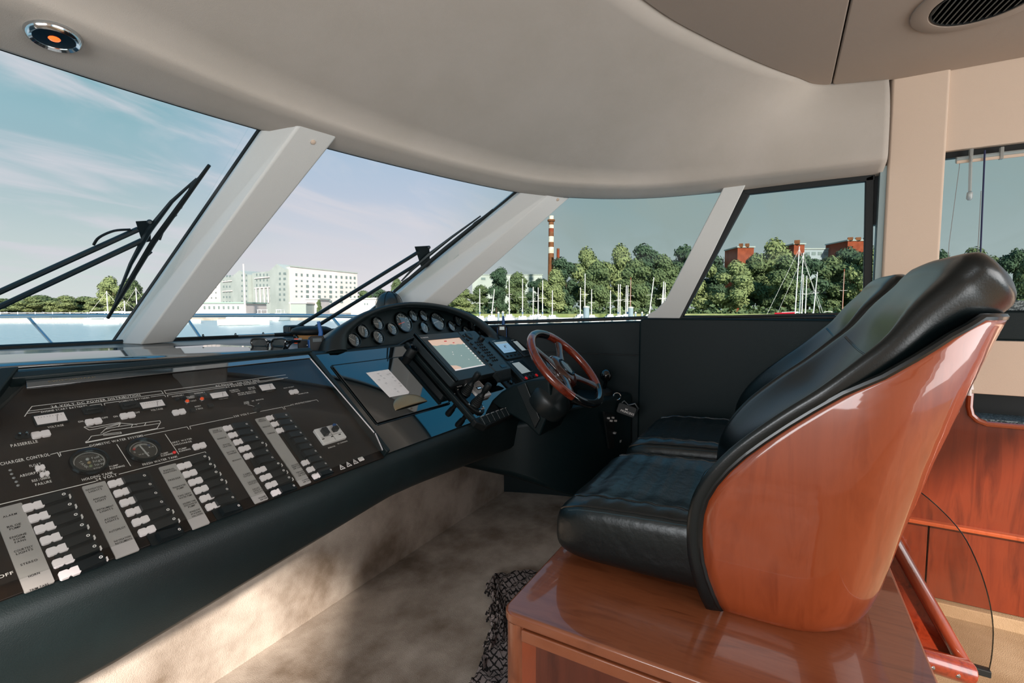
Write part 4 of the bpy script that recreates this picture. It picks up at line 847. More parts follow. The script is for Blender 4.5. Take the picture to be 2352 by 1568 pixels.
# cowl joining pod and centre panel beside the plotter
# ================================================================== steering
WC = Vector((2.05, .867, .926)); WN = Vector((0, -cos(radians(44)), sin(radians(44)))); WX = Vector((1, 0, 0)); WY = WN.cross(WX)
WMx = Matrix((WX, WY, WN)).transposed().to_4x4(); WMx.translation = WC
sw = thing('steering_wheel', 'glossy mahogany and black steering wheel with four spokes', 'steering wheel', M=WMx)
RW = .212; rt_ = .0195
def arc(a0, a1, k=24): return [Vector((RW*cos(radians(a0+(a1-a0)*i/k)), RW*sin(radians(a0+(a1-a0)*i/k)), 0)) for i in range(k+1)]
for a0, a1, m in ((112, 222, 'mahogany'), (222, 318, 'wheel_black'), (318, 428, 'mahogany'), (68, 112, 'wheel_black')):
    part('rim_section', MB().tube(arc(a0, a1), [rt_*(.97 if i in (0, 24) else 1) for i in range(25)], 14), m, sw, local=True, label='polished wood rim section' if m == 'mahogany' else 'black rim section')
for a in (45, 135, 222, 318):
    d = Vector((cos(radians(a)), sin(radians(a)), 0)); nrm = Vector((-d.y, d.x, 0)); rr = []
    for k in range(9):
        s = k/8; r = .045+(RW-.050)*s; w = .036-.016*sin(pi*s*.9); z = -.020*(1-s)-.001; th = .010
        rr.append([d*r+nrm*w*cos(2*pi*j/12)+Vector((0, 0, z+th*sin(2*pi*j/12))) for j in range(12)])
    part('spoke', MB().loft(rr), 'mahogany_dark', sw, local=True, ang=60)
hub = []
for r, z in ((.075, -.045), (.074, -.018), (.062, -.004), (.045, .002), (.0, .003)): hub.append([Vector((r*.85*cos(2*pi*j/28), r*1.22*sin(2*pi*j/28), z)) for j in range(28)])
h_ = part('hub', MB().loft(hub), 'mahogany_dark', sw, local=True, ang=50)
part('hub_ring', MB().tube([Vector((.030*cos(2*pi*j/24), .046*sin(2*pi*j/24), .004)) for j in range(24)], .0045, 8, True), 'chrome_dark', h_, local=True)
part('hub_button', MB().loft([[Vector((r*.62*cos(2*pi*j/20), r*.95*sin(2*pi*j/20), z)) for j in range(20)] for r, z in ((.046, .001), (.040, .006), (.0, .008))]), 'mahogany_dark', h_, local=True)
# column
sc2 = thing('steering_column', 'black tilting steering column housing behind the wheel', 'steering column', WC-WN*.2)
M = WMx
part('shaft', MB().lathe([(.030, -.30), (.032, -.10), (.036, -.045), (0, -.045)], M, 20), 'rubber', sc2)
part('drum', MB().lathe([(.0, -.205), (.098, -.205), (.104, -.195), (.104, -.135), (.096, -.12), (.07, -.10), (.045, -.06), (0, -.06)], M @ Matrix.Translation((-.02, -.058, 0)), 32), 'pod_plastic', sc2)
zb_ = [onX(*q, 1.95) for q in ((1124, 924), (1150, 900), (1178, 883), (1216, 872), (1262, 868), (1268, 930), (1238, 1004), (1210, 976))]
part('side_housing', MB().solid(zb_, [p+Vector((.32, 0, 0)) for p in zb_]), 'wall_vinyl', sc2, bev=.012, seg=3)
q = [onX(*p, 1.94) for p in ((1186, 888), (1206, 878), (1240, 962), (1228, 985))]
part('trim_rib', MB().solid(q, [p+Vector((.02, 0, 0)) for p in q]), 'pod_plastic', sc2, bev=.004)
part('tilt_lever', MB().tube([Vector((2.18, .93, .74)), Vector((2.24, .88, .72)), Vector((2.27, .80, .715))], [.008, .007, .010], 8), 'chrome_dark', sc2)
# pedestal and side console
ped = thing('helm_pedestal', 'black pedestal box under the steering wheel', 'pedestal', (2.4, 1.1, .25))
fo = [(2.055, 1.16), (2.09, 1.06), (2.2, .94), (2.36, .84), (2.82, .76), (2.63, 1.54), (2.055, 1.54)]
zl0 = [.36, .335, .25, .18, .12, .12, .36]; zl1 = [.62, .64, .70, .72, .70, .72, .62]
A = [Vector((x, y, z)) for (x, y), z in zip(fo, zl0)]; B = [Vector((x, y, z)) for (x, y), z in zip(fo, zl1)]
part('body', MB().solid(A, B), 'wall_vinyl', ped, bev=.025, seg=3)
tc_ = onX(1392, 862, 2.62)
th = thing('throttle_lever', 'black ball-topped throttle lever beside the side panel', 'lever', (2.62, tc_.y-.0, .72))
part('base', MB().lathe([(.05, 0), (.05, .03), (.03, .045), (0, .045)], Matrix.Translation((2.64, tc_.y+.02, .695)), 20), 'rubber', th)
part('stem', MB().tube([Vector((2.64, tc_.y+.02, .73)), Vector((2.63, tc_.y, tc_.z-.02))], .010, 8), 'chrome_dark', th)
part('knob', MB().lathe([(.0, -.035), (.018, -.032), (.032, -.014), (.034, .004), (.026, .024), (.012, .034), (0, .036)], Matrix.Translation(tc_), 20), 'wheel_black', th)
kc = onY(1440, 942, .74)
pc = thing('ignition_panel', 'dark ignition panel with small grey switches below the throttle', 'control', onY(1424, 1000, .80))
q = [onY(*p, .80) for p in ((1388, 945), (1445, 965), (1452, 1030), (1400, 1030))]
part('plate', MB().solid(q, [p+Vector((0, .012, 0)) for p in q]), 'rubber', pc, bev=.003)
for px, py, w in ((1398, 960, 0), (1404, 966, 0), (1408, 959, 0), (1414, 966, 0), (1412, 994, 1), (1434, 992, 1), (1441, 987, 1), (1424, 1012, 2)):
    p = onY(px, py, .792); part('switch', MB().box(p, (.010 if w == 0 else .018 if w == 1 else .032, .016, .010 if w < 2 else .014)), 'print_grey' if w else 'strip_grey', pc, bev=.002)
kt = thing('key_float', 'black key float with white lettering hanging from the ignition', 'key fob', kc)
u = (EYE-kc).normalized(); KM = frame(kc, u, Vector((.49, -.87, -.35)))
part('tag_body', MB().prism(rrect(-.055, -.030, .050, .030, .012), -.012, .012, KM), 'rubber', kt, bev=.004)
lt = MB(); text(lt, 'PRINCESS', -.032, -.016, .011, .0128, 1.25, 0, width=.075, M=KM); text(lt, 'M', -.004, -.001, .010, .0128, 1.3, .5, M=KM); part('lettering', lt, 'print_white', kt, smooth=False)
part('strap', MB().tube([KM @ Vector(p) for p in ((-.05, .01, 0), (-.03, .045, .0), (.0, .03, .0), (.03, .05, 0), (.055, .03, 0), (.05, .0, 0))], .006, 8), 'wiper_black', kt)
part('key_ring', MB().tube([KM @ Vector((-.075+.020*cos(2*pi*i/16), .055+.020*sin(2*pi*i/16), 0)) for i in range(16)], .0035, 6, True), 'chrome', kt)
# ================================================================== things on the dash
def radio(name, label, px, py, w, hgt, yawv, ax):
    p = on_dash(px, py); u = (EYE-p); u.z = 0; u.normalize(); M = frame(p, Vector((0, 0, 1)), Vector((-u.y, u.x, 0)))
    M = M @ Matrix.Rotation(radians(yawv), 4, 'Z') @ Matrix.Rotation(radians(-8), 4, 'X')
    t = thing(name, label, 'radio', M=M)
    # local: x right in view, -y towards the camera? (z up)
    s = -1
    k = hgt
    prof = rrect(-w/2, 0, w/2, k, w*.16)
    Q = Matrix(((1, 0, 0, 0), (0, 0, 1, 0), (0, 1, 0, 0), (0, 0, 0, 1)))
    part('body', MB().prism(prof, -w*.30, w*.30, Q), 'rubber', t, local=True, bev=w*.06, seg=3)
    for sx in (-1, 1): part('side_grip', MB().box((sx*w*.50, 0, k*.42), (w*.09, w*.5, k*.72)), 'blue_plastic', t, local=True, bev=w*.03)
    for sy in (-1, 1):
        part('screen', MB().box((0, sy*w*.305, k*.72), (w*.62, .003, k*.24)), 'dial_face', t, local=True, bev=.001)
        gr = MB()
        for i in range(4): gr.box((0, sy*w*.305, k*(.16+.09*i)), (w*.6, .002, k*.03))
        part('speaker_slots', gr, 'dial_dark', t, local=True)
    part('antenna', MB().tube([Vector((ax*w*.30, 0, k*.95)), Vector((ax*w*.34, 0, k*1.25)), Vector((ax*w*.22, 0, k*1.95))], [w*.17, w*.15, w*.11], 10), 'blue_plastic', t, local=True, label='stubby blue antenna')
    return t
radio('handheld_radio', 'blue-edged handheld radio standing left of the instrument hood', 728, 807, .056, .062, 12, 1)
# right radio sits on the ledge of the console behind the pod
p = onX(1153, 776, 2.62)
u = (EYE-p); u.z = 0; u.normalize()
def radio2():
    M = frame(p, Vector((0, 0, 1)), Vector((-u.y, u.x, 0))); w, k = .055, .085
    t = thing('handheld_radio', 'blue-edged handheld radio right of the instrument hood', 'radio', M=M)
    Q = Matrix(((1, 0, 0, 0), (0, 0, 1, 0), (0, 1, 0, 0), (0, 0, 0, 1)))
    part('body', MB().prism(rrect(-w/2, 0, w/2, k, .009), -.016, .016, Q), 'rubber', t, local=True, bev=.004)
    for sx in (-1, 1): part('side_grip', MB().box((sx*w*.5, 0, k*.42), (.006, .028, k*.72)), 'blue_plastic', t, local=True, bev=.002)
    for sy in (-1, 1): part('screen', MB().box((0, sy*.0165, k*.74), (w*.55, .003, k*.24)), 'screen_lcd', t, local=True)
    part('antenna', MB().tube([Vector((w*.15, 0, k*.95)), Vector((w*.18, 0, k*1.3)), Vector((w*.14, 0, k*1.65))], [.009, .008, .006], 10), 'blue_plastic', t, local=True, label='stubby blue antenna')
    part('bracket', MB().box((0, 0, -.015), (.05, .05, .03)), 'rubber', t, local=True, bev=.004)
radio2()
# sunglasses
p = on_dash(619, 806); u = (EYE-p); u.z = 0; u.normalize(); sd = Vector((-u.y, u.x, 0))
rv = Vector((RT.x, RT.y, 0)); yv = (rv*.50-u*.86).normalized()
M = frame(p+Vector((0, 0, .001)), Vector((0, 0, 1)), yv.cross(Vector((0, 0, 1)))) @ Matrix.Scale(1.2, 4)
sg = thing('sunglasses', 'dark wraparound sunglasses lying on the dash top', 'sunglasses', M=M)
def lensring(x0, s=1): return [Vector((x0+.028*math.copysign(abs(cos(2*pi*i/24))**.6, cos(2*pi*i/24))*(1 if sin(2*pi*i/24) > 0 else .9), -.004*s*cos(2*pi*i/24), .022+.018*math.copysign(abs(sin(2*pi*i/24))**.6, sin(2*pi*i/24))+.003*cos(2*pi*i/24)*s)) for i in range(24)]
for x0, s in ((-.033, -1), (.033, 1)):
    lr = lensring(x0, s); part('lens_rim', MB().tube(lr, .0032, 8, True), 'wheel_black', sg, local=True)
    part('lens', MB().solid([q+Vector((0, -.001, 0)) for q in lr], [q+Vector((0, .001, 0)) for q in lr]), 'lens_dark', sg, local=True, smooth=False)
part('bridge', MB().tube([Vector((-.009, 0, .030)), Vector((0, -.003, .033)), Vector((.009, 0, .030))], .003, 8), 'wheel_black', sg, local=True)
for s in (-1, 1): part('temple', MB().tube([Vector((s*.058, 0, .032)), Vector((s*.066, .012, .031)), Vector((s*.068, .06, .028)), Vector((s*.062, .105, .020)), Vector((s*.058, .125, .004))], [.0035, .006, .0055, .004, .0035], 8, flat=.5), 'wheel_black', sg, local=True)
# cable, charger, sheath
p = on_dash(700, 803); u = (EYE-p); u.z = 0; u.normalize(); M = frame(p, Vector((0, 0, 1)), Vector((-u.y, u.x, 0)))
ch = thing('charger_box', 'small black charger box with an orange plug on the dash', 'charger', M=M)
part('body', MB().box((0, 0, .021), (.052, .04, .040)), 'rubber', ch, local=True, bev=.004)
part('base_pad', MB().lathe([(.034, 0), (.034, .004), (.030, .007), (0, .007)], Matrix.Translation((-.012, -.01, 0)), 20), 'rubber', ch, local=True)
part('plug', MB().box((-.030, -.004, .037), (.018, .016, .020)), 'orange_lens', ch, local=True, bev=.002, label='orange plug')
part('connector', MB().box((-.016, -.004, .038), (.014, .018, .022)), 'print_grey', ch, local=True, bev=.002)
part('lamp', MB().box((.01, -.0205, .02), (.005, .002, .003)), 'print_white', ch, local=True)
cb = [(-.04, .0, .035), (-.055, .006, .022), (-.062, -.004, .012), (-.075, .004, .008), (-.085, -.006, .014), (-.075, -.012, .02), (-.064, -.002, .006), (-.078, .01, .004), (-.095, .0, .007), (-.088, .008, .018), (-.07, .012, .024), (-.05, .014, .030)]
part('cable', MB().tube(cat_rom(cb, 5), .0035, 6), 'rubber', ch, local=True)
p = on_dash(712, 788); u = (EYE-p); u.z = 0; u.normalize(); M = frame(p+u*-.12, Vector((0, 0, 1)), Vector((-u.y, u.x, 0)))
cp_ = thing('peaked_cap', 'black peaked cap with a tan band lying left of the radio', 'cap', M=M)
cr_ = []
for z, k in ((.030, .80), (.040, .97), (.052, 1), (.064, .93), (.073, .7), (.077, .35)): cr_.append([Vector((.095*k*cos(2*pi*j/28)+.01, .075*k*sin(2*pi*j/28), z)) for j in range(28)])
part('crown', MB().loft(cr_), 'rubber', cp_, local=True, ang=60)
part('band', MB().loft([[Vector((.083*cos(2*pi*j/28)+.01, .064*sin(2*pi*j/28), z)) for j in range(28)] for z in (.012, .034)]), 'tan_leather', cp_, local=True, label='tan leather band')
part('button', MB().lathe([(.011, -.004), (.011, .003), (.007, .005), (0, .005)], frame(Vector((-.062, -.045, .024)), (-.6, -.75, 0)), 14), 'chrome_dark', cp_, local=True)
pk = [[Vector(((.10+.05*k)*cos(radians(200+140*j/14)), (.075+.045*k)*sin(radians(200+140*j/14)), .014-.012*k)) for j in range(15)] for k in (0, .5, 1)]
part('peak', MB().loft(pk, False, False), 'rubber', cp_, local=True, solid=.005)
a = on_dash(360, 781); b = on_dash(676, 774)
a = BASE[3*SUB+2]+Vector((-.03, -.10, .0)); 
ra = onZ(405, 777, 1.075); rb_ = onZ(678, 767, 1.075)
fr_ = thing('fishing_rod', 'thin black telescopic rod lying along the foot of the windscreen', 'rod', ra)
d = rb_-ra
part('rod_section', MB().tube([ra, ra+d*.5], [.004, .006], 8), 'rubber', fr_); part('rod_section', MB().tube([ra+d*.48, ra+d*.82], [.007, .0075], 8), 'steel', fr_); part('handle', MB().tube([ra+d*.8, rb_], [.009, .011], 8), 'rubber', fr_)
for k in (.2, .46, .7, .9): part('guide_ring', MB().tube([ra+d*k+Vector((0, 0, .008))+Vector((0, .005*cos(2*pi*i/10), .005*sin(2*pi*i/10))) for i in range(10)], .002, 5, True), 'chrome_dark', fr_)
# dark dome behind the pod
pc_ = atD(894, 700, 2.62)
dm = thing('knit_cap', 'dark teal domed cap resting behind the instrument hood', 'cap', Vector((pc_.x, pc_.y, pc_.z-.09)))
R = .072
part('crown', MB().lathe([(R*.98, -.09), (R*1.0, -.02), (R*.97, .005), (R*.86, .033), (R*.62, .056), (R*.32, .068), (R*.06, .071), (0, .071)], Matrix.Translation(pc_), 28), 'dash_vinyl', dm)
for k in range(3):
    a = k*pi/3+.4; part('seam', MB().tube([pc_+Vector((R*1.0*cos(a)*cos(t), R*1.0*sin(a)*cos(t), .0735*sin(t))) for t in [pi*i/14 for i in range(15)]], .0015, 5), 'rubber', dm)
part('button', MB().lathe([(.008, -.002), (.007, .003), (0, .004)], Matrix.Translation(pc_+Vector((0, 0, .072))), 12), 'dash_vinyl', dm)
# ================================================================== ceiling fittings
dl = ray(123, 75).normalized(); hit = HLB.ray_cast(EYE, dl); hp_, hn = hit[0], hit[1]
if hn.dot(EYE-hp_) < 0: hn = -hn
M = frame(hp_+hn*.003, hn)
cl_ = thing('ceiling_light', 'round chrome downlight over the port windscreen', 'light', M=M)
R = .051
part('bezel', MB().lathe([(R*.80, -.006), (R*1.02, -.006), (R*1.04, .004), (R*.99, .013), (R*.88, .018), (R*.76, .014), (R*.72, .004)], None, 32), 'chrome', cl_, local=True)
part('reflector', MB().lathe([(R*.75, .012), (R*.60, .005), (R*.2, .0045), (0, .0045)], None, 28), 'chrome_dark', cl_, local=True)
part('bulb', MB().lathe([(.012, .004), (.014, .009), (.010, .014), (.004, .016), (0, .016)], None, 12), 'bulb_amber', cl_, local=True)
part('lens', MB().lathe([(R*.76, .014), (R*.4, .0175), (0, .0185)], None, 24), 'clear_glass', cl_, local=True)
va = onZ(2095, 45, ZT-.012); vb = onZ(2180, 72, ZT-.012)
# circle through the two outline points with a measured radius
vc = onZ(2262, -4, ZT-.012); VR = ((va-vc).length+(vb-vc).length)/2
vt = thing('air_vent', 'round ceiling air vent with dark slats in a cream ring', 'vent', M=frame(vc, (0, 0, -1), (1, 0, 0)))
ri = VR*.72
part('ring', MB().lathe([(ri, -.01), (VR, -.004), (VR*1.0, .006), (VR*.97, .010), (ri*1.04, .012), (ri, .006), (ri, -.01)], None, 48), 'ceiling_vinyl', vt, local=True)
part('backing', MB().lathe([(ri*1.0, .0), (ri*1.0, .001), (0, .001)], None, 40), 'rubber', vt, local=True)
s0 = onZ(2150, 45, ZT-.012); s1 = onZ(2185, 4, ZT-.012); sd = (s1-s0); sd.z = 0; sd.normalize(); sl = WM[vt].to_3x3().inverted() @ sd; sp = Vector((-sl.y, sl.x, 0))
RotT = Matrix((sl, sp, Vector((0, 0, 1)))).transposed()
for i in range(15):
    o = -ri+2*ri*(i+.5)/15; hl_ = sqrt(max(0, ri*ri-o*o))
    if hl_ > .02: part('slat', MB().box(sp*o+Vector((0, 0, .006)), (2*hl_*.98, ri*.045, .009), RotT), 'chrome_dark', vt, local=True, bev=.001)
part('grille_rim', MB().lathe([(ri*1.0, .004), (ri*1.0, .012), (ri*.96, .012), (ri*.96, .004)], None, 40), 'rubber', vt, local=True)
# ================================================================== seat box
BZ = .45; BX = .985
bx = thing('seat_box', 'polished cherry seat box with a rounded top edge under both helm seats', 'box', (1.6, .2, 0))
def rc(x0, y0, x1, y1, r):  # rounded at the two port corners
    return rrect(x0, y0, x1, y1, r, 5)
part('top_board', MB().prism(rrect(BX, -.30, 2.72, .588, .035, 5), BZ-.03, BZ), 'cherry_top', bx, bev=.008, seg=3)
part('carcass', MB().prism(rrect(BX+.012, -.29, 2.71, .576, .03, 5), .0, BZ-.028), 'cherry', bx)
part('side_panel', MB().box((BX+.008, .12, .20), (.016, .74, .40)), 'cherry_dark', bx, bev=.003, label='darker recessed side panel')
part('corner_post', MB().tube([Vector((BX+.034, .553, .002)), Vector((BX+.034, .553, BZ-.03))], .030, 16), 'cherry_top', bx)
part('rail', MB().box((BX+.006, .13, BZ-.048), (.014, .80, .030)), 'cherry_top', bx, bev=.004)
# ================================================================== helm seats
def interp(T, z):
    for (a, b), (c, d) in zip(T[:-1], T[1:]):
        if z <= c: return b+(d-b)*(z-a)/(c-a)
    return T[-1][1]
PIPE = [(.106, .452), (.138, .538), (.153, .611), (.152, .699), (.129, .769), (.074, .847), (-.011, .93), (-.091, .997), (-.157, 1.045), (-.232, 1.094), (-.295, 1.145), (-.35, 1.185)]
pc3 = cat_rom([(0, y, z) for y, z in PIPE], 5)
YF = [(p.z, p.y) for p in pc3]
YB = [(.45, -.175), (.475, -.205), (.52, -.225), (.69, -.265), (.86, -.31), (1.02, -.36), (1.135, -.40), (1.20, -.425)]
HWT = [(.45, .272), (.48, .292), (.56, .305), (.8, .312), (1.0, .305), (1.2, .28)]
XC = 1.532
def plan(z):
    yf = interp(YF, z); yb = interp(YB, z); w = interp(HWT, z); R = .20; yc = yb+R; pts = []
    a0 = 0
    if yf < yc: q = min(.98, (yc-yf)/R)
    for i in range(121):
        th = pi*i/120; c, s = cos(th), sin(th)
        x = -w*(1 if c > 0 else -1)*abs(c)**(2/2.8); y = yc-R*abs(s)**(2/2.8); pts.append(Vector((XC+x, y, z)))
    if yf > yc: pts = [Vector((XC-w, yf, z))]+pts+[Vector((XC+w, yf, z))]
    else: pts = [p for p in pts if p.y <= yf] or pts[50:70]
    L = [0]
    for a, b in zip(pts[:-1], pts[1:]): L.append(L[-1]+(b-a).length)
    out = []; k = 0
    for i in range(41):
        d = L[-1]*i/40
        while k < len(L)-2 and L[k+1] < d: k += 1
        t = (d-L[k])/max(1e-9, L[k+1]-L[k]); out.append(pts[k].lerp(pts[k+1], t))
    return out
seat = thing('helm_chair', 'near helm chair with a glossy cherry shell and black leather upholstery', 'chair', (XC, .15, BZ))
zs = [.450, .458, .475, .50, .54]+[.58+.04*i for i in range(14)]+[1.12, 1.145, 1.165, 1.182]
shell = [plan(z) for z in zs]
part('shell', MB().loft(shell, False, False), 'cherry', seat, ang=80, solid=.014)
bot = [p for p in shell[1]]
part('shell_base', MB().solid(bot, [p+Vector((0, 0, .004)) for p in bot]), 'cherry', seat, smooth=False)
edge_pts = [r[0] for r in shell]; edge_far = [r[-1] for r in shell]
part('piping', MB().tube([p+Vector((-.004, .004, 0)) for p in edge_pts]+shell[-1][1:-1]+[p+Vector((.004, .004, 0)) for p in reversed(edge_far)], .0085, 8), 'piping', seat)
# backrest with side bolsters, running up into the headrest
SP = PIPE+[(-.378, 1.211), (-.402, 1.237), (-.421, 1.259)]
spn = cat_rom([(0, y, z) for y, z in SP], 4); K = len(spn); rings = []
def sg_(v, e): return (1 if v >= 0 else -1)*abs(v)**e
for i, p in enumerate(spn):
    a = spn[max(i-1, 0)]; b = spn[min(i+1, K-1)]; t = (b-a).normalized(); nn = Vector((0, t.z, -t.y))
    if nn.y < 0: nn = -nn
    z = p.z; w = interp(HWT, min(z, 1.2))+.014; k = i/(K-1)
    head = max(0, min(1, (z-.98)/.24)); head = head*head*(3-2*head); low = max(0, min(1, (.80-z)/.25))
    rec = (.115-.02*low)*(1-head)+.045*head; th = .050+.036*head; mid = .022+.058*head
    sc = 1
    if k > .90: sc = sqrt(max(0.0, 1-((k-.90)/.10)**2)); 
    w *= (1-.10*head)*(.55+.45*sc) if k > .90 else (1-.10*head)
    r = []
    for j in range(40):
        ph = 2*pi*j/40; x = w*sg_(cos(ph), .62+.26*head); e = abs(x/w)
        d = mid-rec*(1-e**3)+max(.004, th*max(sc, .08))*sg_(sin(ph), .72+.22*head)
        r.append(Vector((XC+x, p.y+nn.y*d, p.z+nn.z*d)))
    rings.append(r)
part('backrest', MB().loft(rings), 'leather_smooth', seat, ang=80)
hi = next(i for i, p in enumerate(spn) if p.z > 1.062)
for o_ in (0, 1): part('seam', MB().tube([rings[hi][j].lerp(rings[hi+1][j], .12+.14*o_) for j in range(4, 17)], .0022, 6), 'piping', seat, label='cross seam of the backrest')
# seat cushion
cr2 = []; YS = []
for i in range(54):
    if i < 36: Y = -.02+.46*i/35; s = 1
    else: a = (pi/2)*(i-35)/18; Y = .44+.125*sin(a); s = max(.03, cos(a))**.55
    YS.append(Y); r = []
    top = .722-.040*max(0, (Y-.05)/.5)**1.5; bot = .456; zc = (top+bot)/2; hh = (top-bot)/2
    w = .298*(.80+.20*s) if s < 1 else .298
    for j in range(44):
        ph = 2*pi*j/44; x = w*sg_(cos(ph), .42); z = zc+hh*(s if sin(ph) > 0 else s**.35)*sg_(sin(ph), .72 if sin(ph) > 0 else .5)-(hh*(1-s)*.10 if s < 1 and sin(ph) > 0 else 0)
        if sin(ph) > 0:
            e = abs(x/w); z -= .062*(1-e**3)*min(1, s)*sin(ph)**.3*(1-.45*max(0, (Y-.2)/.36))
            z -= .010*math.exp(-((e-.55)/.04)**2)*min(1, s)
            if s > .6: z += (.0034*sin(Y*88+x*34+1.6*sin(x*21))+.0022*sin(Y*150-x*55))*(1-e**3)*(1 if Y > .16 else .3)
        r.append(Vector((XC+x, Y, z)))
    cr2.append(r)
part('cushion', MB().loft(cr2), 'leather', seat, ang=80)
for j in (18, 4): part('welt', MB().tube([r[j] for r in cr2[4:48]], .0042, 6), 'piping', seat)
for j in (19, 3): part('stitching', MB().tube([r[j] for r in cr2[4:44]], .0016, 5), 'stitch', seat)
for j in (15, 7): part('seam', MB().tube([r[j] for r in cr2[4:44]], .0028, 6), 'piping', seat)
part('insert_welt', MB().tube(cat_rom([(XC-.15, .04, .684), (XC-.155, .13, .680), (XC-.12, .19, .672), (XC, .20, .662), (XC+.12, .19, .672), (XC+.155, .13, .680), (XC+.15, .04, .684)], 5), .006, 8), 'leather_smooth', seat)
far = dup(seat, None, WM[seat] @ Matrix.Translation((.72, 0, 0)))
far['label'] = 'far helm chair beside the side panel, partly hidden by the near chair'
# wooden support behind the seats
hs = thing('seat_support', 'slanted glossy wooden support frame behind the near helm seat', 'support', (1.9, -.45, .1))
def SX(x, y, X=1.9): return onX(x, y, X)
for A_, B_ in (((2035, 1210), (2215, 1525)), ((1985, 1270), (2105, 1515))):
    a, b = SX(*A_), SX(*B_); part('rail', MB().tube([a, b], .020, 12), 'cherry_red', hs)
pa = [SX(2040, 1240, 1.915), SX(2190, 1505, 1.915), SX(2115, 1500, 1.915), SX(2005, 1290, 1.915)]
part('infill', MB().solid(pa, [p+Vector((.012, 0, 0)) for p in pa]), 'mahogany', hs)
a, b = SX(2085, 1500, 1.80), SX(2228, 1545, 1.86)
part('crossbar', MB().tube([a, a.lerp(b, .5), b], .034, 16), 'mahogany', hs, bev=.006)
for k in (.35, .75): part('screw', MB().lathe([(.007, 0), (.006, .003), (0, .004)], frame(a.lerp(b, k)+Vector((-.034, 0, .0)), (-1, 0, .3)), 10), 'chrome', hs)
# glass guard
gg = thing('glass_guard', 'curved clear glass guard panel aft of the helm seats', 'glass panel', onX(2272, 1540, 2.3))
gq = [(1960, 1200), (2040, 1085), (2090, 1112), (2150, 1160), (2210, 1225), (2248, 1300), (2272, 1375), (2282, 1440), (2280, 1500), (2273, 1541), (2150, 1505), (1990, 1420)]
A = [onX(*p, 2.3) for p in gq]; part('sheet', MB().solid(A, [p+Vector((.010, 0, 0)) for p in A]), 'guard_glass', gg, smooth=False)
part('edge', MB().tube(cat_rom([p+Vector((.005, 0, 0)) for p in A[2:10]], 4), .002, 6), 'chrome_dark', gg)
a, b = onX(2215, 1525, 2.3), onX(2276, 1541, 2.3); part('foot_clip', MB().box((a+b)/2+Vector((.005, 0, -.01)), (.03, (a-b).length, .025)), 'rubber', gg, bev=.003)
# woven floor mat
mq = [onZ(*p, .012) for p in ((1130, 1328), (1175, 1318), (1228, 1318), (1300, 1330), (1260, 1480), (1170, 1640), (1085, 1580), (1108, 1560), (1122, 1520), (1118, 1485), (1133, 1450), (1122, 1415), (1136, 1385), (1118, 1360))]
mt_ = thing('woven_mat', 'black and grey woven mat with a ruffled edge beside the seat box', 'mat', mq[6])
cc = sum(mq, Vector())/len(mq); out = []
P_ = cat_rom(mq+[mq[0]], 5)[:-1]; rr = []
for k in range(9):
    s = 1-k/8*.98; rr.append([cc.lerp(p, s)+Vector((0, 0, (.012+.022*abs(sin(i*1.7)))*(1 if k == 1 else .9 if k == 2 else .35 if k == 0 else .8)+.012*sin(i*.9+k*2))) for i, p in enumerate(P_)])
part('weave', MB().loft(rr, True, False), 'throw_weave', mt_, ang=80)
fr2 = MB()
for i, p in enumerate(P_[28:68]): fr2.tube([cc.lerp(p, .98)+Vector((0, 0, .012)), cc.lerp(p, 1.02)+Vector((.004*sin(i*5), .004*cos(i*3), .02)), cc.lerp(p, 1.05)+Vector((.01*sin(i*5), .01*cos(i*3), .004))], .005, 5)
part('fringe', fr2, 'throw_weave', mt_, kind='stuff')
# ================================================================== wipers outside the glass
def wiper(label, bv, arms, blade, hub):
    P3 = lambda x, y, off=.05: on_bv(bv, x, y, off) or EYE
    h = P3(*hub); t = thing('windscreen_wiper', label, 'wiper', h)
    for a, b in arms: part('arm', MB().tube([P3(*a), P3(*b)], .010, 8), 'wiper_black', t)
    part('bracket', MB().solid([P3(hub[0]-30, hub[1]-12), P3(hub[0]+4, hub[1]-14), P3(hub[0]+6, hub[1]+34), P3(hub[0]-14, hub[1]+38)], [P3(hub[0]-30, hub[1]-12, .06), P3(hub[0]+4, hub[1]-14, .06), P3(hub[0]+6, hub[1]+34, .06), P3(hub[0]-14, hub[1]+38, .06)]), 'wiper_black', t, bev=.002)
    part('pivot_nut', MB().lathe([(.010, -.01), (.010, .01), (.006, .014), (0, .014)], frame(P3(hub[0]+3, hub[1]-10), EYE-h), 10), 'wiper_black', t)
    a, m, b = [P3(*q, .02) for q in blade]
    part('blade_rubber', MB().tube([a, (a+m)/2, m, (m+b)/2, b], [.006, .009, .010, .009, .006], 6), 'rubber', t)
    n1, n2 = [(blade[0][0]-(blade[0][0]-blade[2][0])*k-6, blade[0][1]+(blade[2][1]-blade[0][1])*k-4) for k in (.10, .90)]
    q = [P3(*n1, .03), P3(hub[0]+2, hub[1]+8, .045), P3(*n2, .03)]
    part('blade_yoke', MB().tube([q[0], q[0].lerp(q[1], .5)+(q[1]-q[0].lerp(q[2], .5))*.22, q[1], q[2].lerp(q[1], .5)+(q[1]-q[0].lerp(q[2], .5))*.22, q[2]], [.004, .007, .011, .007, .004], 6), 'wiper_black', t)
    for k0, k1 in ((.03, .26), (.30, .46), (.54, .72), (.76, .97)):
        u = a.lerp(b, k0); v = a.lerp(b, k1); w_ = (u+v)/2+(q[1]-(a+b)/2)*.28; part('blade_claw', MB().tube([u, w_, v], .0035, 5), 'wiper_black', t)
    return t, P3
t, P3 = wiper('large windscreen wiper across the port pane', BV1, [((-60, 697), (318, 526)), ((-60, 732), (326, 552))], [(481, 379), (352, 556), (248, 730)], (341, 520))
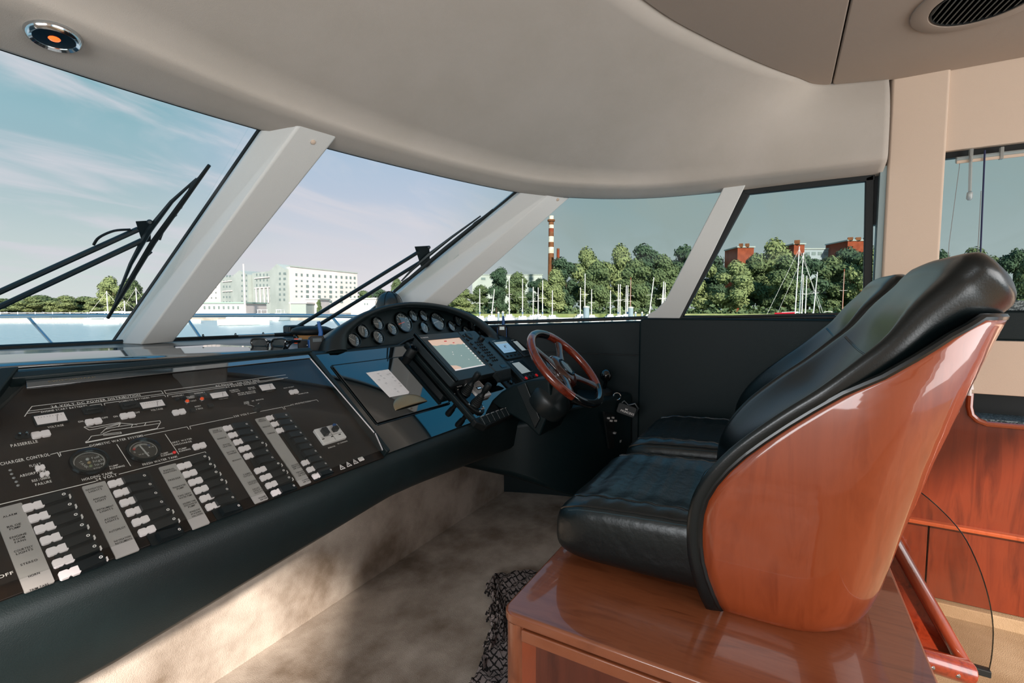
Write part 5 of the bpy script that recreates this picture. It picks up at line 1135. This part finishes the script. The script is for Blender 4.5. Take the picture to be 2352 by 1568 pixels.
part('hose', MB().tube(cat_rom([P3(215, 562), P3(228, 545), P3(262, 530), P3(300, 527)], 5), .0045, 6), 'rubber', t)
t, P3 = wiper('windscreen wiper across the centre pane, rising from behind the cap', BV2, [((680, 752), (962, 578)), ((726, 750), (968, 600))], [(1133, 481), (1020, 572), (905, 668)], (982, 578))
p = P3(676, 757, .03); part('arm_base', MB().box(p, (.10, .06, .05)), 'wiper_black', t, bev=.01)
# bow rail
br = thing('bow_rail', 'pale tubular steel bow rail outside the windscreen', 'rail', (.6, 5.5, .45))
rp = cat_rom([atD(-260, 731, 5.2), atD(-60, 727, 5.3), atD(160, 725, 5.5), atD(400, 724, 5.6), atD(640, 724, 5.6), atD(830, 727, 5.5), atD(1000, 733, 5.4), atD(1120, 745, 5.2)], 4)
part('top_rail', MB().tube(rp, .021, 10), 'steel', br)
for a, b in (((64, 727), (122, 792)), ((428, 728), (470, 790)), ((762, 727), (810, 785))):
    A_ = atD(*a, 5.5); B_ = atD(*b, 5.3); part('stanchion', MB().tube([A_, B_, B_+(B_-A_)*.9], .016, 8), 'steel', br)
# ================================================================== harbour
WZ = -1.75
struct('harbour_water', MB().add([(-900, -700, WZ), (1200, -700, WZ), (1200, 1200, WZ), (-900, 1200, WZ)], [(0, 1, 2, 3)]), 'harbour_water', 'calm pale harbour water beyond the bow', 'water')
def gpt(px, D, z): p = atD(px, 708, D); return Vector((p.x, p.y, z))
def slab(name, pxs, D0, D1, z1, m, label, cat):
    A = [gpt(x, D0, z1) for x in pxs]+[gpt(x, D1, z1) for x in reversed(pxs)]; return struct(name, MB().solid([p-Vector((0, 0, 4)) for p in A], A), m, label, cat, smooth=False)
slab('far_bank', [1000, 1200, 1400, 1600, 1800, 2000, 2200, 2400, 2700], 112, 420, -.1, 'grass', 'grassy starboard bank behind the moored boats', 'bank')
slab('far_quay', [-700, -300, 0, 300, 600, 800, 995], 118, 420, -1.1, 'quay_stone', 'pale stone quay across the harbour ahead', 'quay')
# trees
def lump(c, r, seed, nu=10, nv=7):
    R_ = random.Random(seed); rings = []
    for i in range(nv+1):
        th = pi*i/nv; rings.append([Vector((c[0]+r[0]*sin(th)*cos(2*pi*j/nu)*(1+.18*R_.uniform(-1, 1)), c[1]+r[1]*sin(th)*sin(2*pi*j/nu)*(1+.18*R_.uniform(-1, 1)), c[2]-r[2]*cos(th)*(1+.12*R_.uniform(-1, 1)))) for j in range(nu)])
    return rings
def crown(seed, nb=12, nl=300, tall=1.0, leaf=.023):
    R_ = random.Random(seed); mb = MB()
    for b in range(nb):
        z = .16+.80*(b+.5)/nb; rad = .30*sqrt(max(.06, 1-((z-.48)/.52)**2)); a = R_.uniform(0, 2*pi); d = rad*R_.uniform(.35, .85)
        c = (d*cos(a), d*sin(a), z-.04); rr = (.15*R_.uniform(.8, 1.25), .15*R_.uniform(.8, 1.25), .105*R_.uniform(.8, 1.2)); mb.loft(lump(c, [k*.86 for k in rr], seed*50+b))
        for i in range(nl):
            u = R_.uniform(-1, 1); t = R_.uniform(0, 2*pi); q = sqrt(1-u*u); n_ = Vector((q*cos(t), q*sin(t), u)); p = Vector((c[0]+n_.x*rr[0]*R_.uniform(.86, 1.2), c[1]+n_.y*rr[1]*R_.uniform(.86, 1.2), c[2]+n_.z*rr[2]*R_.uniform(.86, 1.25)))
            n2 = (n_+Vector((R_.uniform(-.7, .7), R_.uniform(-.7, .7), R_.uniform(-.2, .9)))).normalized(); e1 = n2.orthogonal().normalized(); e2 = n2.cross(e1); s = leaf*R_.uniform(.6, 1.4)
            mb.add([p+e1*s, p+e2*s*.7, p-e1*s, p-e2*s*.7], [(0, 1, 2, 3)])
    return mb
CM = {}
for k, m in enumerate(('leaf_light', 'leaf_mid', 'leaf_dark', 'leaf_mid')): CM[k] = mesh('crown', crown(11+k, 12+2*(k % 2)), m, False)
TKM = mesh('trunk', MB().tube([(0, 0, 0), (.005, .004, .2), (-.004, 0, .5), (0, 0, .75)], [.022, .017, .011, .004], 7), 'bark')
kinds = ('light green broadleaf', 'mid green bushy', 'dark green dense', 'mid green rounded'); ORD = ['first', 'second', 'third', 'fourth', 'fifth', 'sixth', 'seventh', 'eighth', 'ninth', 'tenth', 'eleventh', 'twelfth', 'thirteenth', 'fourteenth', 'fifteenth', 'sixteenth', 'seventeenth', 'eighteenth', 'nineteenth', 'twentieth', 'twenty-first', 'twenty-second', 'twenty-third', 'twenty-fourth']
def tree(px, top, wpx, D, gz, label, k, group):
    b = gpt(px, D, gz); H = (708-top)/1100*D+1.2-gz; Wd = wpx*D/1100
    t = thing('tree', label, 'tree', b, group=group); t.scale = (Wd/.78, Wd/.78, H); t.rotation_euler = (0, 0, rnd.uniform(0, 6.28))
    for nm, me in (('crown', CM[k]), ('trunk', TKM)): o = bpy.data.objects.new(nm, me); link(o); o.parent = t
    return t
TR = [(1062, 662, 70, 122), (1105, 655, 60, 140), (1140, 615, 62, 118), (1185, 626, 66, 124), (1232, 640, 66, 132), (1272, 618, 70, 126), (1300, 592, 84, 136), (1338, 572, 92, 150), (1368, 600, 88, 128), (1415, 566, 96, 152), (1455, 596, 92, 130), (1492, 562, 96, 154), (1530, 588, 88, 134), (1568, 563, 94, 156), (1605, 578, 90, 138), (1645, 586, 92, 146), (1685, 600, 96, 128), (1725, 585, 92, 148), (1768, 552, 112, 150), (1812, 590, 96, 130), (1855, 584, 104, 128), (1905, 590, 100, 142), (1950, 568, 104, 152), (1988, 572, 90, 134)]
for i, (px, top, w_, D) in enumerate(TR): tree(px, top, w_, D, -.1, '%s tree, %s from the left on the starboard bank' % (kinds[(i*7+i//3) % 3], ORD[i]), (i*7+i//3) % 3, 'trees on the starboard bank')
for i, (px, top, w_, D) in enumerate([(2165, 576, 60, 150), (2240, 570, 90, 150), (2322, 574, 70, 140), (2368, 570, 80, 130)]): tree(px, top, w_, D, -.1, '%s tree, %s from the left seen through the saloon window' % (kinds[2-i % 2], ORD[i]), 2-i % 2, 'trees seen through the saloon window')
for i, (px, top, w_, D) in enumerate([(-20, 690, 70, 200), (20, 686, 70, 210), (62, 680, 72, 200), (104, 678, 74, 205), (146, 679, 70, 200), (186, 681, 70, 210), (222, 684, 60, 200)]): tree(px, top, w_, D, -1.1, '%s tree, %s from the left in the low row across the harbour' % (kinds[i % 2], ORD[i]), i % 2, 'low trees across the harbour')
tree(262, 637, 66, 140, -1.1, 'tall light green tree crossed by the port wiper blade', 0, 'tall trees behind the port wiper'); tree(306, 640, 60, 144, -1.1, 'tall green tree between the port wiper and the wide pillar', 1, 'tall trees behind the port wiper')
for i, (px, top, w_, D) in enumerate([(842, 668, 50, 260), (880, 664, 54, 255), (915, 640, 40, 240), (948, 652, 50, 240), (985, 645, 56, 230), (1020, 640, 60, 220)]): tree(px, top, w_, D, -1.1, '%s tree, %s right of the white apartment block' % (kinds[1+i % 2], ORD[i]), 1+i % 2, 'trees right of the apartment block')
tree(733, 688, 14, 150, -1.1, 'narrow upright green bush in front of the apartment block', 1, None)
# undergrowth along the bank, one object of countless leaves
sh = MB(); R_ = random.Random(3)
for i in range(2600):
    px = R_.uniform(1080, 2360); D = R_.uniform(118, 140); p = gpt(px, D, -.1+abs(R_.gauss(0, .9))); e1 = Vector((R_.uniform(-1, 1), R_.uniform(-1, 1), R_.uniform(-.3, 1))).normalized(); e2 = e1.orthogonal().normalized(); s = R_.uniform(.3, .7); sh.add([p+e1*s, p+e2*s, p-e1*s, p-e2*s], [(0, 1, 2, 3)])
tag(part('undergrowth', sh, 'leaf_mid', smooth=False), 'low green undergrowth along the foot of the bank trees', 'bushes', kind='stuff')
# tall striped chimney and its smaller neighbour
def chimney(name, label, px, D, wb, wt, bands, top):
    b = gpt(px, D, -.1); H = (708-top)/1100*D+1.3; t = thing(name, label, 'chimney', b)
    for y0, y1, m in bands:
        z0 = max(0, (708-y0)/1100*D+1.3); z1 = (708-y1)/1100*D+1.3; r = lambda z: (wb+(wt-wb)*z/H)/2*D/1100
        part('band', MB().lathe([(r(z0), z0), (r(z1), z1)], Matrix.Translation(b), 18), m, t)
    return t, b, H
t, b, H = chimney('tall_chimney', 'tall brick factory chimney with white painted bands', 1265, 260, 16, 11, [(730, 583, 'brick_brown'), (583, 569, 'band_white'), (569, 558, 'brick_brown'), (558, 545, 'band_white'), (545, 535, 'brick_brown'), (535, 527, 'brick_red'), (527, 519, 'band_white'), (519, 508, 'brick_brown'), (508, 499, 'band_white')], 499)
part('gallery', MB().lathe([(1.1, H-3.2), (2.0, H-2.9), (2.0, H-2.0), (1.9, H-2.0), (1.9, H-2.7), (1.1, H-2.8)], Matrix.Translation(b), 16), 'brick_brown', t)
chimney('short_chimney', 'short slim brick chimney right of the tall striped chimney', 1281, 250, 8, 6.5, [(730, 575, 'brick_red'), (575, 572, 'brick_brown')], 572)
# brick factory parts over the trees
def bldg(name, label, x0, x1, top, D, dep, m, gz=-.1, roof=None, wins=(), lad=0):
    a, b = gpt(x0, D, gz), gpt(x1, D, gz); zt = (708-top)/1100*D+1.2; e = (b-a).normalized(); n_ = Vector((-e.y, e.x, 0)); n_ = n_ if n_.dot(a-EYE) > 0 else -n_
    t = thing(name, label, 'building', (a+b)/2); q = [a, b, b+n_*dep, a+n_*dep]; part('walls', MB().solid(q, [Vector((p.x, p.y, zt)) for p in q]), m, t, smooth=False)
    q2 = [a-e*.4-n_*.4, b+e*.4-n_*.4, b+e*.4+n_*dep, a-e*.4+n_*dep]; part('roof', MB().solid([Vector((p.x, p.y, zt)) for p in q2], [Vector((p.x, p.y, zt+.5)) for p in q2]), roof or 'shed_grey', t, smooth=False)
    for (wx, wy, ww, wh) in wins:
        p = onpl(wx, wy, a, n_); s = D/1100; part('window', MB().box(p-n_*.1, (1, 1, 1)) if 0 else MB().solid([p+e*(i*ww*s/2)+Vector((0, 0, j*wh*s/2))-n_*.15 for i, j in ((-1, -1), (1, -1), (1, 1), (-1, 1))], [p+e*(i*ww*s/2)+Vector((0, 0, j*wh*s/2))+n_*.1 for i, j in ((-1, -1), (1, -1), (1, 1), (-1, 1))]), 'pane_dark', t, smooth=False)
    return t, a, e, n_, zt
t, a, e, n_, zt = bldg('brick_tower', 'red brick block rising over the trees at the left of the side window', 1690, 1727, 570, 200, 12, 'brick_red')
for k in (.2, .6): part('parapet_post', MB().box(a+e*(k*6.5)+Vector((0, 0, zt+1)), (1.5, 1.5, 1.4)), 'brick_brown', t, smooth=False)
t, a, e, n_, zt = bldg('brick_tower', 'narrow red brick tower behind the red sailboat masts', 1818, 1842, 563, 200, 8, 'brick_red')
part('parapet_post', MB().box(a+e*1.2+Vector((0, 0, zt+1)), (2, 2, 1.6)), 'brick_brown', t, smooth=False)
t, a, e, n_, zt = bldg('factory_hall', 'long grey factory hall roof above the trees', 1838, 1945, 574, 212, 25, 'factory_grey', roof='shed_grey', wins=[(1855+14*i, 582, 9, 7) for i in range(6)])
t, a, e, n_, zt = bldg('brick_block', 'red brick block with a stepped parapet at the side window corner', 1940, 1992, 555, 200, 14, 'brick_red')
for k in (.1, .45, .8): part('parapet_post', MB().box(a+e*(k*9.4)+Vector((0, 0, zt+.9)), (1.8, 1.8, 1.2)), 'brick_brown', t, smooth=False)
bldg('pale_hall', 'pale distant hall left of the tall chimney', 1085, 1245, 632, 300, 20, 'facade_grey', wins=[(1110+22*i, 640, 10, 5) for i in range(6)])
# white apartment block: the near corner is at px 668, both facades run away from it
P0 = gpt(668, 210, -1.1); P1 = gpt(822, 252, -1.1); Q1 = gpt(468, 287, -1.1); HT = (708-613)/1100*210+1.2
ap = thing('apartment_block', 'big white apartment block with rows of windows and gabled wings', 'building', P0)
e1 = (P1-P0).normalized(); e2 = (Q1-P0).normalized(); n1 = Vector((e1.y, -e1.x, 0)); n1 = n1 if n1.dot(EYE-P0) > 0 else -n1; n2 = Vector((e2.y, -e2.x, 0)); n2 = n2 if n2.dot(EYE-P0) > 0 else -n2
def upz(p, z): return Vector((p.x, p.y, z))
q = [P0, P1, P1+e2*16, P0+e2*16-n2*2]; part('east_wing', MB().solid(q, [upz(p, HT) for p in q]), 'facade_white', ap, smooth=False)
q2 = [P0+n1*.3, P1+n1*.3+e1*.4, P1+e2*16, P0+e2*16-n2*2]; part('roof', MB().solid([upz(p, HT) for p in q2], [upz(p, HT+.6) for p in q2]), 'facade_grey', ap, smooth=False)
def facade_win(x, y, w_, h_, p0, e, n_, m='pane_dark', name='window'):
    p = onpl(x, y, p0, n_); D = (p-EYE).dot(FW); s = D/1100; lt_ = (p-EYE).dot(RT)/D; ww, hh = w_*s/2/max(.3, abs(e.dot(RT)-lt_*e.dot(FW))), h_*s/2
    Q = [(-1, -1), (1, -1), (1, 1), (-1, 1)]; return part(name, MB().solid([p+e*i*ww+Vector((0, 0, j*hh))+n_*.06 for i, j in Q], [p+e*i*ww+Vector((0, 0, j*hh))-n_*.3 for i, j in Q]), m, ap, smooth=False)
cols = [1100, 1148, 1200, 1253, 1307, 1358, 1409, 1459, 1507, 1551, 1588, 1625]
for r_, (ya, yb) in enumerate([(355, 386), (410, 430), (458, 472), (506, 515), (551, 556), (598, 600)]):
    for c, xx in enumerate(cols):
        if r_ == 5 and c not in (2, 4, 5, 6, 8): continue
        y = ya+(yb-ya)*(xx-1100)/525; wide = c in (2, 4, 6, 8) and r_ > 1; facade_win(400+xx/3.92, 540+y/3.92, 6.4 if wide else 4.0 if r_ else 4.4, 6.4 if (wide or r_ == 0) else 4.2, P0, e1, n1)
def bay(x0, x1, top, m, name, gable=0, proj=0.0):
    a = onpl(x0, 708, P0, n2); b = onpl(x1, 708, P0, n2); a = upz(a, -1.1)+n2*proj; b = upz(b, -1.1)+n2*proj; D = ((a+b)/2-EYE).dot(FW); zt = (708-top)/1100*D+1.2
    A = [a, b, upz(b, zt)]+([upz((a+b)/2, zt+gable)] if gable else [])+[upz(a, zt)]
    return part(name, MB().solid(A, [p+e1*13-n2*proj for p in A]), m, ap, smooth=False)
bay(632, 668, 621, 'facade_grey', 'gable_bay', 2.8, 2.0); bay(582, 632, 625, 'facade_grey', 'recessed_wing'); bay(545, 582, 633, 'facade_grey', 'gable_bay', 2.6, 2.0); bay(508, 545, 636, 'facade_grey', 'recessed_wing'); bay(468, 508, 640, 'facade_white', 'end_wing')
pf = P0+n2*2.05
for y in (628, 640, 652, 664, 676, 688):
    for x in (643, 653): facade_win(x, y, 4, 5, pf, e2, n2)
    for x in (556, 566): facade_win(x, y+4, 3, 4, pf, e2, n2)
    for x in (590, 598, 606, 614, 622): facade_win(x, y+3, 3, 5.5, P0, e2, n2)
    for x in (514, 521, 528, 536): facade_win(x, y+6, 3, 4.5, P0, e2, n2)
    for x in (476, 486, 496): facade_win(x, y+8, 2.6, 3.4, P0, e2, n2)
for x0, x1, y in ((583, 631, 637), (583, 631, 660), (510, 544, 645), (510, 544, 668)): facade_win((x0+x1)/2, y, x1-x0, 2.2, P0+n2*.4, e2, n2, 'facade_white', 'balcony_band')
for x in (588, 597, 606, 615, 624): facade_win(x, 678, 1.8, 34, P0+n2*.5, e2, n2, 'facade_white', 'column')
bldg('low_hall', 'long low white hall with a pale green roof before the apartment block', 448, 563, 697, 160, 14, 'facade_white', -1.1, 'roof_green', [(470+11*i, 706, 4, 7) for i in range(8)])
bldg('grey_shed', 'grey shed below the windows of the apartment block', 668, 703, 697, 165, 10, 'shed_grey', -1.1, 'facade_white')
bldg('white_shed', 'white annex shed beside the grey shed', 702, 733, 688, 172, 10, 'facade_white', -1.1, 'facade_grey')
bldg('small_house', 'low cream house at the right of the apartment block', 806, 870, 687, 175, 10, 'facade_white', -1.1, 'facade_grey', [(838, 698, 3, 4), (844, 698, 3, 4)])
b = gpt(563, 155, -1.1); fpole = thing('flag_mast', 'tall white mast in front of the gabled wing', 'mast', b)
part('pole', MB().tube([b, upz(b, (708-607)/1100*155+1.2)], [.32, .2], 8), 'facade_white', fpole); part('foot', MB().lathe([(.8, 0), (.8, .5), (.35, .7), (0, .7)], Matrix.Translation(b), 12), 'quay_stone', fpole)
# boats
def lens(px, D, rowv): return gpt(px, D, WZ)
def sailboat(px, top, D, label, lean=0, kind='mast_alu', L=7.5, side=False, cover='sail_blue', group='moored sailboats'):
    b = gpt(px, D, WZ); v = (b-EYE); v.z = 0; v.normalize(); r_ = Vector((v.y, -v.x, 0)); ax = (r_ if side else v); bx_ = Vector((ax.y, -ax.x, 0)); M = frame(b, (0, 0, 1), ax)
    t = thing('sailboat', label, 'sailboat', M=M, group=group); rings = []
    for k in range(9):
        s = k/8; x = L*(s-.45); w = 1.25*(1-abs(2*s-.8)**2.4*.55) if s < .95 else .08; w = max(.05, w if s < .6 else 1.25*(1-((s-.6)/.4)**2)); sh_ = .95+.35*s
        rings.append([Vector((x, -w, sh_)), Vector((x, -w*.8, .25)), Vector((x, 0, -.2)), Vector((x, w*.8, .25)), Vector((x, w, sh_))])
    part('hull', MB().loft(rings), 'gelcoat', t, local=True)
    part('cabin', MB().solid([Vector((x, y, 1.05)) for x, y in ((-1.2, -.75), (1.6, -.55), (1.6, .55), (-1.2, .75))], [Vector((x, y, z)) for x, y, z in ((-1.1, -.65, 1.65), (1.1, -.45, 1.5), (1.1, .45, 1.5), (-1.1, .65, 1.65))]), 'gelcoat', t, local=True, bev=.05)
    H = (708-top)/1100*D+1.2-WZ; mx_ = .5
    part('mast', MB().tube([Vector((mx_, 0, 1.0)), Vector((mx_+(lean if side else 0), 0 if side else lean, H))], [.11*D/90, .075*D/90], 7), kind, t, local=True)
    part('boom', MB().tube([Vector((mx_, 0, 2.2)), Vector((mx_-2.9, 0, 2.1))], [.16, .13], 8), cover, t, local=True, label='furled sail on the boom')
    part('stay', MB().tube([Vector((L*.52, 0, 1.3)), Vector((mx_+(lean if side else 0), 0 if side else lean, H*.97))], .022, 4), 'mast_alu', t, local=True); part('stay', MB().tube([Vector((-L*.43, 0, 1.1)), Vector((mx_+(lean if side else 0), 0 if side else lean, H*.97))], .022, 4), 'mast_alu', t, local=True)
    part('spreader', MB().tube([Vector((mx_, -.7, H*.6)), Vector((mx_, .7, H*.6))], .03, 5), 'mast_alu', t, local=True)
    return t
MS = [(400, 1030), (505, 1035), (665, 920), (785, 940), (880, 1015), (925, 1020), (965, 955), (1053, 1045), (1305, 1020), (1345, 895), (1405, 1035), (1575, 1045), (1645, 990), (1662, 990), (1715, 1000), (1730, 1000), (1755, 930), (1925, 930), (2030, 965), (2050, 970), (2065, 975)]
for i, (x, y) in enumerate(MS):
    D = (84, 97, 110)[i % 3]; side = False
    sailboat(1000+x/3.92, 400+y/3.92, D, 'moored white sailboat, mast %s from the left in the starboard windscreen pane' % ORD[i], {1: -.6, 17: -.9, 18: -.4}.get(i, 0), 'mast_wood' if i == 16 else 'mast_alu', cover=('sail_blue', 'gelcoat', 'gelcoat')[i % 3])
sailboat(1818, 568, 78, 'red-covered sailboat with the tallest mast in the side window', .25, 'mast_alu', 9, True, 'sail_red', None)
sailboat(1829, 582, 92, 'white sailboat behind the red-covered one with the second tallest mast', .3, 'mast_alu', 8, True, 'gelcoat', None)
for i, (px, top, ln) in enumerate([(1842, 630, 0), (1850, 633, 0), (1868, 625, -.4)]): sailboat(px, top, (97, 108, 88)[i], 'low-masted sailboat, %s right of the red-covered sailboat' % ORD[i], ln, 'mast_alu', 7, False, 'gelcoat')
sailboat(1935, 618, 100, 'sailboat with a brown wooden mast near the side window corner', 0, 'mast_wood', 7, False, 'brown_cover', None)
for i, (px, top) in enumerate([(240, 668), (280, 690), (308, 660)]): sailboat(px, top, (100, 112, 106)[i], 'distant sailboat, %s from the left beside the wide pillar' % ORD[i], 0, 'mast_alu', 7, True, 'gelcoat')
for i, px in enumerate((1347, 1449, 1145, 1155, 1460, 1475)):
    b = gpt(px, 80 if i < 2 else 86, WZ); hh = (3.2, 3.1, 2.2, 2.3, 2.2, 2.2)[i]; r_ = (.50, .42, .2, .2, .18, .18)[i]
    t = thing('mooring_pile', ('thick grey mooring pile, left of the two', 'thick grey mooring pile, right of the two', 'thin grey pile, first from the left', 'thin grey pile, second from the left', 'thin grey pile, first right of the thick piles', 'thin grey pile, second right of the thick piles')[i], 'pile', b, group='mooring piles')
    part('post', MB().tube([b-Vector((0, 0, 1)), b+Vector((0, 0, hh))], r_, 12), 'timber_pile', t); part('cap', MB().lathe([(r_*1.1, hh-.1), (r_*1.1, hh+.05), (0, hh+.2)], Matrix.Translation(b), 12), 'band_white', t)
def cruiser(px, D, L, label, yaw_, sc=1, fly=True):
    b = gpt(px, D, WZ); v = (b-EYE); v.z = 0; v.normalize(); r_ = Vector((v.y, -v.x, 0)); ax = Matrix.Rotation(radians(yaw_), 3, 'Z') @ r_
    t = thing('motor_cruiser', label, 'motorboat', M=frame(b, (0, 0, 1), ax), group='moored motor cruisers'); W_ = L*.16; rings = []
    for k in range(9):
        s = k/8; w = W_ if s < .55 else max(.06, W_*(1-((s-.55)/.45)**2)); rings.append([Vector((L*(s-.5), -w, L*(.13+.05*s))), Vector((L*(s-.5), -w*.75, .1)), Vector((L*(s-.5), 0, -.3)), Vector((L*(s-.5), w*.75, .1)), Vector((L*(s-.5), w, L*(.13+.05*s)))])
    part('hull', MB().loft(rings), 'gelcoat', t, local=True); z0 = L*.14
    A = [Vector((x*L, y*W_, z0)) for x, y in ((-.34, -.8), (.22, -.6), (.22, .6), (-.34, .8))]; B = [Vector((x*L, y*W_, z0+L*.12)) for x, y in ((-.32, -.7), (.06, -.5), (.06, .5), (-.32, .7))]; part('cabin', MB().solid(A, B), 'gelcoat', t, local=True, bev=.05)
    part('cabin_window', MB().box((-.10*L, 0, z0+L*.07), (.34*L, W_*1.52, L*.035)), 'pane_dark', t, local=True)
    if fly: part('canopy', MB().box((-.16*L, 0, z0+L*.235), (.26*L, W_*1.2, .1)), 'gelcoat', t, local=True, bev=.03); [part('canopy_post', MB().tube([Vector((x*L, y*W_, z0+L*.11)), Vector((x*L, y*W_, z0+L*.235))], .05, 6), 'gelcoat', t, local=True) for x in (-.27, -.05) for y in (-.5, .5)]
    return t
cruiser(1068, 62, 6.5, 'white motor cruiser with a canopy right of the instrument hood', 12)
cruiser(612, 112, 7, 'white cruiser moored ahead, first below the apartment block', 40); cruiser(650, 116, 7, 'white cruiser moored ahead, second below the apartment block', 60); cruiser(790, 112, 6, 'small dark-covered cruiser beside the low cream house', 20, fly=False)
cruiser(560, 84, 8, 'broad white cruiser low on the water before the stone quay', 8, fly=False); cruiser(232, 88, 5, 'small white motorboat near the foot of the port wiper', -10, fly=False); cruiser(330, 96, 6, 'white motorboat half behind the wide pillar', 10)
cruiser(1915, 105, 6, 'small white cruiser right of the sailboats in the side window', 0)
pr = thing('floating_pier', 'long white floating pier with railing posts across the harbour', 'pier', gpt(100, 97, WZ))
A = [gpt(x, 96, -1.0) for x in (-400, 0, 460)]+[gpt(x, 99, -1.0) for x in (460, 0, -400)]; part('deck', MB().solid([p-Vector((0, 0, .7)) for p in A], A), 'gelcoat', pr, smooth=False)
for x in range(-40, 300, 40): p = gpt(x, 97, -1.0); part('railing_post', MB().tube([p, p+Vector((0, 0, 1.5))], .07, 5), 'gelcoat', pr)
p, q = gpt(-60, 97, .3), gpt(300, 97, .3); part('handrail', MB().tube([p, q], .05, 5), 'gelcoat', pr)
A = [gpt(x, 90, -.55) for x in (1120, 1300, 1500, 1600)]+[gpt(x, 92.5, -.55) for x in (1600, 1500, 1300, 1120)]
pr = thing('marina_pontoon', 'white marina pontoon in front of the moored sailboats', 'pier', gpt(1350, 91, WZ)); part('deck', MB().solid([p-Vector((0, 0, .9)) for p in A], A), 'gelcoat', pr, smooth=False)
for x in range(1130, 1590, 50): p = gpt(x, 91, -1.6); part('float', MB().box(p, (2.2, 2.2, .7)), 'quay_stone', pr)
